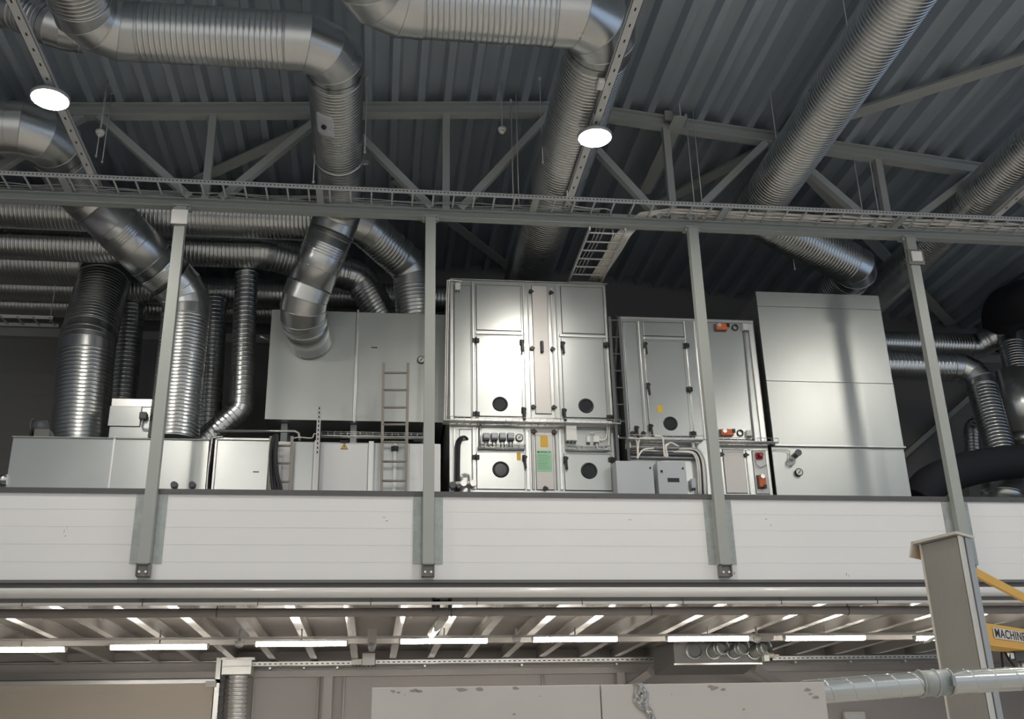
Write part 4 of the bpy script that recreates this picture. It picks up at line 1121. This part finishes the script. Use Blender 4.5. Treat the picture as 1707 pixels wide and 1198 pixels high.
tray2(1285, 1097, 1562, 1097, 'perforated cable tray on the back wall left of the crane column')
small_box(Face(21.5), 586, 1099, 603, 1108.5, 'smaller of two white boxes at the end of the lower cable tray', d=.06)
small_box(Face(21.5), 604, 1089, 625, 1109, 'larger square white box at the end of the lower cable tray', d=.08)
for px, lb in ((425, 'thin vertical conduit right of the flexible duct'), (532, 'thin vertical conduit left of the wall column'), (574, 'thin vertical conduit right of the wall column'), (904, 'thin vertical conduit above the white partition')):
    q = bp(px, 1118, 21.965); tag(MB().cyl((q.x, 21.965, .0), (q.x, 21.965, q.z), .022, 10).build('conduit', 'pipe_white'), lb, 'conduit')
for (xa, xb, lb) in ((541, 556, 'grey wall column right of the flexible duct'), (1027, 1040, 'grey wall column above the white partition')):
    a, b = bp(xa, 1098, 21.75), bp(xb, 1098, 21.75)
    tag(MB().box(a.x, b.x, 21.74, 21.76, .0, 3.5).box(a.x, b.x, 21.96, 21.985, .0, 3.5).box((a.x+b.x)/2-.01, (a.x+b.x)/2+.01, 21.76, 21.96, 0, 3.5).build('wall_column', 'back'), lb, 'column')
# box with four round spigots
M_ = Face(19.3)
a, b = M_.p(1133, 1074), M_.p(1268, 1104)
t = thing('spigot_box', 'dark sheet metal box with four round spigots under the sixth tube light', 'duct box', ((a.x+b.x)/2, 19.4, b.z))
MB().hexa([(a.x-.12, 19.3, b.z), (b.x, 19.3, b.z), (b.x, 20.3, b.z-.12), (a.x-.25, 20.3, b.z-.12), (a.x-.12, 19.3, a.z+.06), (b.x, 19.3, a.z+.06), (b.x, 20.3, a.z+.06), (a.x-.25, 20.3, a.z+.06)]).build('body', 'edge', t, bevel=.01)
MB().box(a.x-.14, b.x+.02, 19.27, 19.3, b.z-.03, b.z).build('lip', 'joist', t)
for k, x in enumerate((1156, 1189, 1223, 1257)):
    c = M_.p(x, 1085.5); sx = (0, .10, .10, .14)[k]; L = (.10, .34, .34, .34)[k]
    r = .125
    o = MB().ring((c.x, 19.295, c.z), (0, 1, 0), r+.01, .018, 32, 8)
    o.cyl((c.x, 19.3, c.z), (c.x+sx, 19.3-L, c.z+.06*(k > 0)), r, 28, cap=False)
    for j in range(2 if k else 1): o.ring((c.x+sx*(.6+.3*j), 19.3-L*(.6+.3*j), c.z+.04*(k > 0)), (-sx, L, 0), r+.004, .008, 28, 6)
    o.build('spigot', 'galv_sheet', t)
    MB().cyl((c.x+sx*.5, 19.3-L*.5, c.z+.02), (c.x+sx*.5, 19.28-L*.5, c.z+.02), r*.97, 28).build('damper', 'darkgrey', t)
q = P(1275, 1094, Y=19.2)
t = thing('nozzle', 'small white block with a tan stub at the right end of the spigot box', 'fitting', q)
MB().box(q.x-.05, q.x+.05, 19.1, 19.24, q.z-.09, q.z+.08).build('block', 'white', t, bevel=.006)
MB().cyl((q.x+.05, 19.2, q.z+.01), (q.x+.17, 19.2, q.z+.02), .04, 14).cyl((q.x+.17, 19.2, q.z+.02), (q.x+.27, 19.2, q.z+.02), .02, 12).build('stub', 'door', t)
MB().cyl((q.x, 19.2, q.z+.08), (q.x, 19.2, 3.79), .012, 8).build('hanger', 'joist', t)
a, b = P(1040, 1100, Y=20.6), P(1170, 1092, Y=20.6)
for (p0, p1, lb) in (((1085, 1118), (1040, 1150), 'slanting grey strut left below the spigot box'), ((1255, 1112), (1312, 1150), 'slanting grey strut right below the spigot box')):
    tag(MB().bar(P(*p0, Y=20.8), P(*p1, Y=21.92), .14, .14, (0, 1, 0)).build('strut', 'back'), lb, 'strut')
q = P(1262, 1075, Y=TYL)
tag(MB().box(P(1258, 1062, Y=17.2).x, P(1282, 1062, Y=17.2).x, 17.0, 17.3, P(1270, 1068, Y=17.2).z, 3.68).build('bracket', 'joist'), 'small bracket on the light rail right of the sixth tube light', 'bracket')
a, b = bp(1405, 1186), bp(1443, 1215)
t = thing('wall_box', 'white switch box on the back wall low at the right of the partition', 'box', ((a.x+b.x)/2, BY, b.z))
MB().box(a.x, b.x, 21.8, 21.95, b.z, a.z).build('housing', 'white', t, bevel=.02)
MB().box(a.x+.09, b.x-.09, 21.785, 21.8, b.z+.05, a.z-.05).build('cover', 'panel_white', t, bevel=.008)

# ------------------------------------------------------------------ foreground
FY = 5.6
a, b = P(620, 1149, Y=FY), P(1373, 1133, Y=FY); zt = (a.z+b.z)/2
xs = P(1001, 1150, Y=FY).x
t = thing('partition_panel', 'dirty white partition wall in the foreground with silver tape on its top edge', 'partition', ((a.x+b.x)/2, FY, 0))
MB().box(a.x, xs-.003, FY, FY+.06, 0, zt).build('left_sheet', 'partition', t, bevel=.003)
MB().box(xs+.003, b.x, FY, FY+.06, 0, zt).build('right_sheet', 'partition', t, bevel=.003)
rr = random.Random(3); m = MB()
for (px, py, s) in ((655, 1152, .012), (664, 1154, .008), (690, 1151, .016), (700, 1152, .01), (770, 1149, .02), (800, 1148, .014), (860, 1147, .012), (1190, 1146, .022), (1205, 1149, .012), (1345, 1150, .016), (1352, 1156, .01), (1360, 1162, .014), (675, 1158, .004), (900, 1160, .004), (1120, 1157, .004), (857, 1190, .008), (1240, 1182, .008)):
    c = P(px, py, Y=FY-.001); pts = []
    for i in range(9):
        an = 2*PI*i/9; q = s*(.5+.7*rr.random()); pts.append((c.x+q*1.5*math.cos(an), FY-.0005, min(zt-.001, c.z+q*.7*math.sin(an))))
    m.prism(pts, (0, -.0006, 0))
m.build('dirt_stains', 'dirt', t)
m = MB(); N = 22; rs = []
for i in range(N):
    f = i/(N-1); py = 1138+64*f; cx = 1060+24*f+4*math.sin(f*9); w = .017+.02*math.sin(PI*min(1, f*1.2))+.006*rr.random()
    c = P(cx, py, Y=FY); row = []
    for j in range(9):
        u = j/8*2-1
        row.append((c.x+u*w, FY-.004-.022*abs(math.sin(u*3+f*11))*(1-u*u)-.004*rr.random(), min(c.z+.008*rr.uniform(-1, 1), zt+.004)))
    rs.append(row)
m.rings(rs, False, closed=False)
m.smooth = [False]*len(m.smooth)
o = m.build('tape', 'tape', t); s_ = o.modifiers.new('thick', 'SOLIDIFY'); s_.thickness = .002
# thin spiral duct at the lower right
DY = 5.95
p0, p1, p2 = P(1340, 1154, Y=DY), P(1552, 1138, Y=DY), P(1800, 1126, Y=DY)
t = thing('spiral_duct', 'thin pale spiral duct crossing in front of the crane column at the lower right', 'duct', p1)
r = .0665
for (q0, q1, sec) in ((p0, P(1536, 1139, Y=DY), 1), (P(1580, 1136.8, Y=DY), p2, 1)):
    MB().spiral(q0, q1, r, .135, .003, .007, n=36).build('spiral_section', 'galv_sheet', t)
MB().cyl(P(1532, 1139.3, Y=DY), P(1583, 1136.6, Y=DY), r+.006, 36).build('coupling', 'galv_old', t)
m = MB()
for x in (1534, 1558, 1581): c = P(x, 1139.2-.052*(x-1534), Y=DY); m.ring(c, p2-p1, r+.007, .006, 36, 6)
m.build('seam_bead', 'tape', t)
MB().box(P(1579, 1140, Y=DY).x-.01, P(1579, 1140, Y=DY).x+.01, DY-r-.02, DY-r, P(1579, 1145, Y=DY).z, P(1579, 1128, Y=DY).z).build('clamp_screw', 'galv_old', t)
MB().box(p2.x-.35, p2.x-.31, DY-.02, DY+.02, 0, p2.z-r).build('stand', 'crane_side', t)

# jib crane column
ZT = 3.30
A0, B0, C0 = P(1530, 906, Z=ZT), P(1597, 890, Z=ZT), P(1618, 897, Z=ZT)
A0.z = B0.z = C0.z = 0
C0 = B0+(C0-B0)*1.0
D0 = A0+(C0-B0)
t = thing('jib_crane', 'grey jib crane column with a yellow arm and lettering at the lower right', 'crane', ((A0+C0)/2))
up = V((0, 0, ZT))
u = (B0-A0).normalized(); w = V((-u.y, u.x, 0))
if w.dot(C0-B0) < 0: w = -w
gap = .02
mid = lambda f, e0, e1: e0+(e1-e0)*f
def slab(m, q0, q1, q2, q3, z0, z1): m.hexa([(*q0.xy, z0), (*q1.xy, z0), (*q2.xy, z0), (*q3.xy, z0), (*q0.xy, z1), (*q1.xy, z1), (*q2.xy, z1), (*q3.xy, z1)]); return m
Cm, Dm = mid(.44, B0, C0), mid(.44, A0, D0)
Cn, Dn = mid(.56, B0, C0), mid(.56, A0, D0)
slab(MB(), A0, B0, Cm, Dm, 0, ZT).build('front_profile', 'crane', t, bevel=.018)
slab(MB(), A0+u*.03, B0-u*.012, C0-u*.012, D0+u*.03, 0, ZT-.01).build('core', 'darkgrey', t)
slab(MB(), Dn, Cn, C0, D0, 0, ZT).build('rear_profile', 'crane_side', t, bevel=.006)
e = .035
slab(MB(), A0-u*e-w*e, B0+u*.012-w*e, C0+u*.012+w*e, D0-u*e+w*e, ZT, ZT+.02).hexa([A0-u*e-w*e+V((0, 0, ZT-.10))-u*.045, A0-u*e-w*e+V((0, 0, ZT-.10))-u*.025, D0-u*e+w*e+V((0, 0, ZT-.10))-u*.025, D0-u*e+w*e+V((0, 0, ZT-.10))-u*.045,
     A0-u*e-w*e+V((0, 0, ZT+.02)), A0-u*e-w*e+V((0, 0, ZT+.02))+u*.02, D0-u*e+w*e+V((0, 0, ZT+.02))+u*.02, D0-u*e+w*e+V((0, 0, ZT+.02))]).build('cap_plate', 'darkgrey' if False else 'crane', t)
zy = P(1555, 1058, Y=A0.y).z
slab(MB(), A0-u*.028+w*.06, A0+u*.02+w*.06, D0+u*.02+w*.03, D0-u*.028+w*.03, zy, ZT-.04).build('yellow_bracket', 'yellow', t)
tr = A0-u*.028+w*.05
MB().hexa([(tr.x-.05, tr.y, zy-.05), (tr.x+.03, tr.y, zy-.02), (tr.x+.03, tr.y+.1, zy-.02), (tr.x-.05, tr.y+.1, zy-.05), (tr.x-.05, tr.y, zy-.04), (tr.x+.03, tr.y, zy), (tr.x+.03, tr.y+.1, zy), (tr.x-.05, tr.y+.1, zy-.04)]).build('bracket_tab', 'crane_side', t)
# arm: a box beam leaving the column to the right and back
s0 = P(1632, 1036, Y=C0.y+.12); Za = s0.z
s1 = P(1707, 1048, Z=Za)
dr_ = (s1-s0); dr_.z = 0; dr_.normalize(); nr = V((dr_.y, -dr_.x, 0))
if nr.y > 0: nr = -nr
hA = Za-P(1645, 1073, Y=s0.y).z
s2 = s0+dr_*2.6; st = s0-dr_*.12
back = -nr*.12
arm = MB().hexa([st+V((0, 0, -hA)), s2+V((0, 0, -hA)), s2+back+V((0, 0, -hA)), st+back+V((0, 0, -hA)), st, s2, s2+back, st+back])
fl = nr*.03
arm.hexa([st+fl+V((0, 0, -hA-.012)), s2+fl+V((0, 0, -hA-.012)), s2+back-fl+V((0, 0, -hA-.012)), st+back-fl+V((0, 0, -hA-.012)), st+fl+V((0, 0, -hA)), s2+fl+V((0, 0, -hA)), s2+back-fl+V((0, 0, -hA)), st+back-fl+V((0, 0, -hA))])
arm_o = arm.build('arm', 'yellow', t, bevel=.004)
def on_arm(px, py, off=.004):   # the point of the arm's front plane seen at a pixel
    d = _f+_r*((px-853.5)/FPX)-_u*((py-599)/FPX); o = s0+nr*off
    return CAM+d*((o-CAM).dot(nr)/d.dot(nr))
l0, l1 = on_arm(1654, 1045), on_arm(1654, 1063)
pz0, pz1 = l1.z, l0.z
e0 = V((l0.x, l0.y, 0)); e1 = e0+dr_*.75
pl = MB().hexa([e0-nr*.004+V((0, 0, pz0)), e1-nr*.004+V((0, 0, pz0)), e1-nr*.003+V((0, 0, pz0)), e0-nr*.003+V((0, 0, pz0)), e0-nr*.004+V((0, 0, pz1)), e1-nr*.004+V((0, 0, pz1)), e1-nr*.003+V((0, 0, pz1)), e0-nr*.003+V((0, 0, pz1))])
for q in range(len(pl.v)): pl.v[q] = pl.v[q]+nr*.006
plo = pl.build('sign_plate', 'door', arm_o, label='pale sign plate with black lettering')
cu = bpy.data.curves.new('lettering', 'FONT'); cu.body = 'MACHINE'; cu.size = (pz1-pz0)*1.12; cu.extrude = .0008; cu.space_character = 1.1; cu.offset = .0016
tmp = bpy.data.objects.new('lettering_tmp', cu); COL.objects.link(tmp)
bpy.context.view_layer.update()
me = bpy.data.meshes.new_from_object(tmp.evaluated_get(bpy.context.evaluated_depsgraph_get()))
bpy.data.objects.remove(tmp)
me.materials.clear(); me.materials.append(M['ink'])
lt = bpy.data.objects.new('lettering', me); COL.objects.link(lt); lt.parent = plo
org = e0+nr*.0035+dr_*.02+V((0, 0, pz0+(pz1-pz0)*.14)) - OFF[t.name]
lt.matrix_local = Matrix(((dr_.x*1.22, 0, nr.x, org.x), (dr_.y*1.22, 0, nr.y, org.y), (0, 1, 0, org.z), (0, 0, 0, 1)))
# tie bar
t0, t1 = on_arm(1622, 952, -.05), on_arm(1722, 1004, -.05)
dt_ = (t1-t0).normalized()
MB().bar(t0-dt_*.1, t1+dt_*.8, .03, .072, (0, 0, 1)).build('tie_bar', 'yellow', t)
# hoist trolley under the arm
h0 = on_arm(1697, 1092, -.06)
hz = thing('hoist_trolley', 'small dark hoist trolley with hoses under the yellow crane arm', 'hoist', h0)
MB().box(h0.x-.05, h0.x+.05, h0.y-.04, h0.y+.04, h0.z-.05, Za-hA-.01).build('carriage', 'darkgrey', hz, bevel=.006)
MB().box(h0.x-.085, h0.x-.05, h0.y-.03, h0.y+.03, h0.z-.03, h0.z+.02).build('clamp', 'alu', hz, bevel=.004)
q = V((h0.x, h0.y, h0.z))
MB().tube(smooth_path([q+V((-.14, 0, .04)), q+V((-.12, 0, .045)), q+V((-.09, 0, -.03)), q+V((-.05, 0, -.09))], 6), .01, 8).build('hose', 'rubber', hz)
MB().tube(smooth_path([q+V((-.14, 0, .04)), q+V((-.15, 0, -.02)), q+V((-.155, 0, -.12))], 6), .01, 8).build('hose', 'rubber', hz)
MB().cyl(q+V((.02, 0, -.05)), q+V((.03, 0, -.16)), .03, 16).cyl(q+V((.03, 0, -.16)), q+V((.032, 0, -.2)), .02, 12).build('fitting', 'pipe_steel', hz)
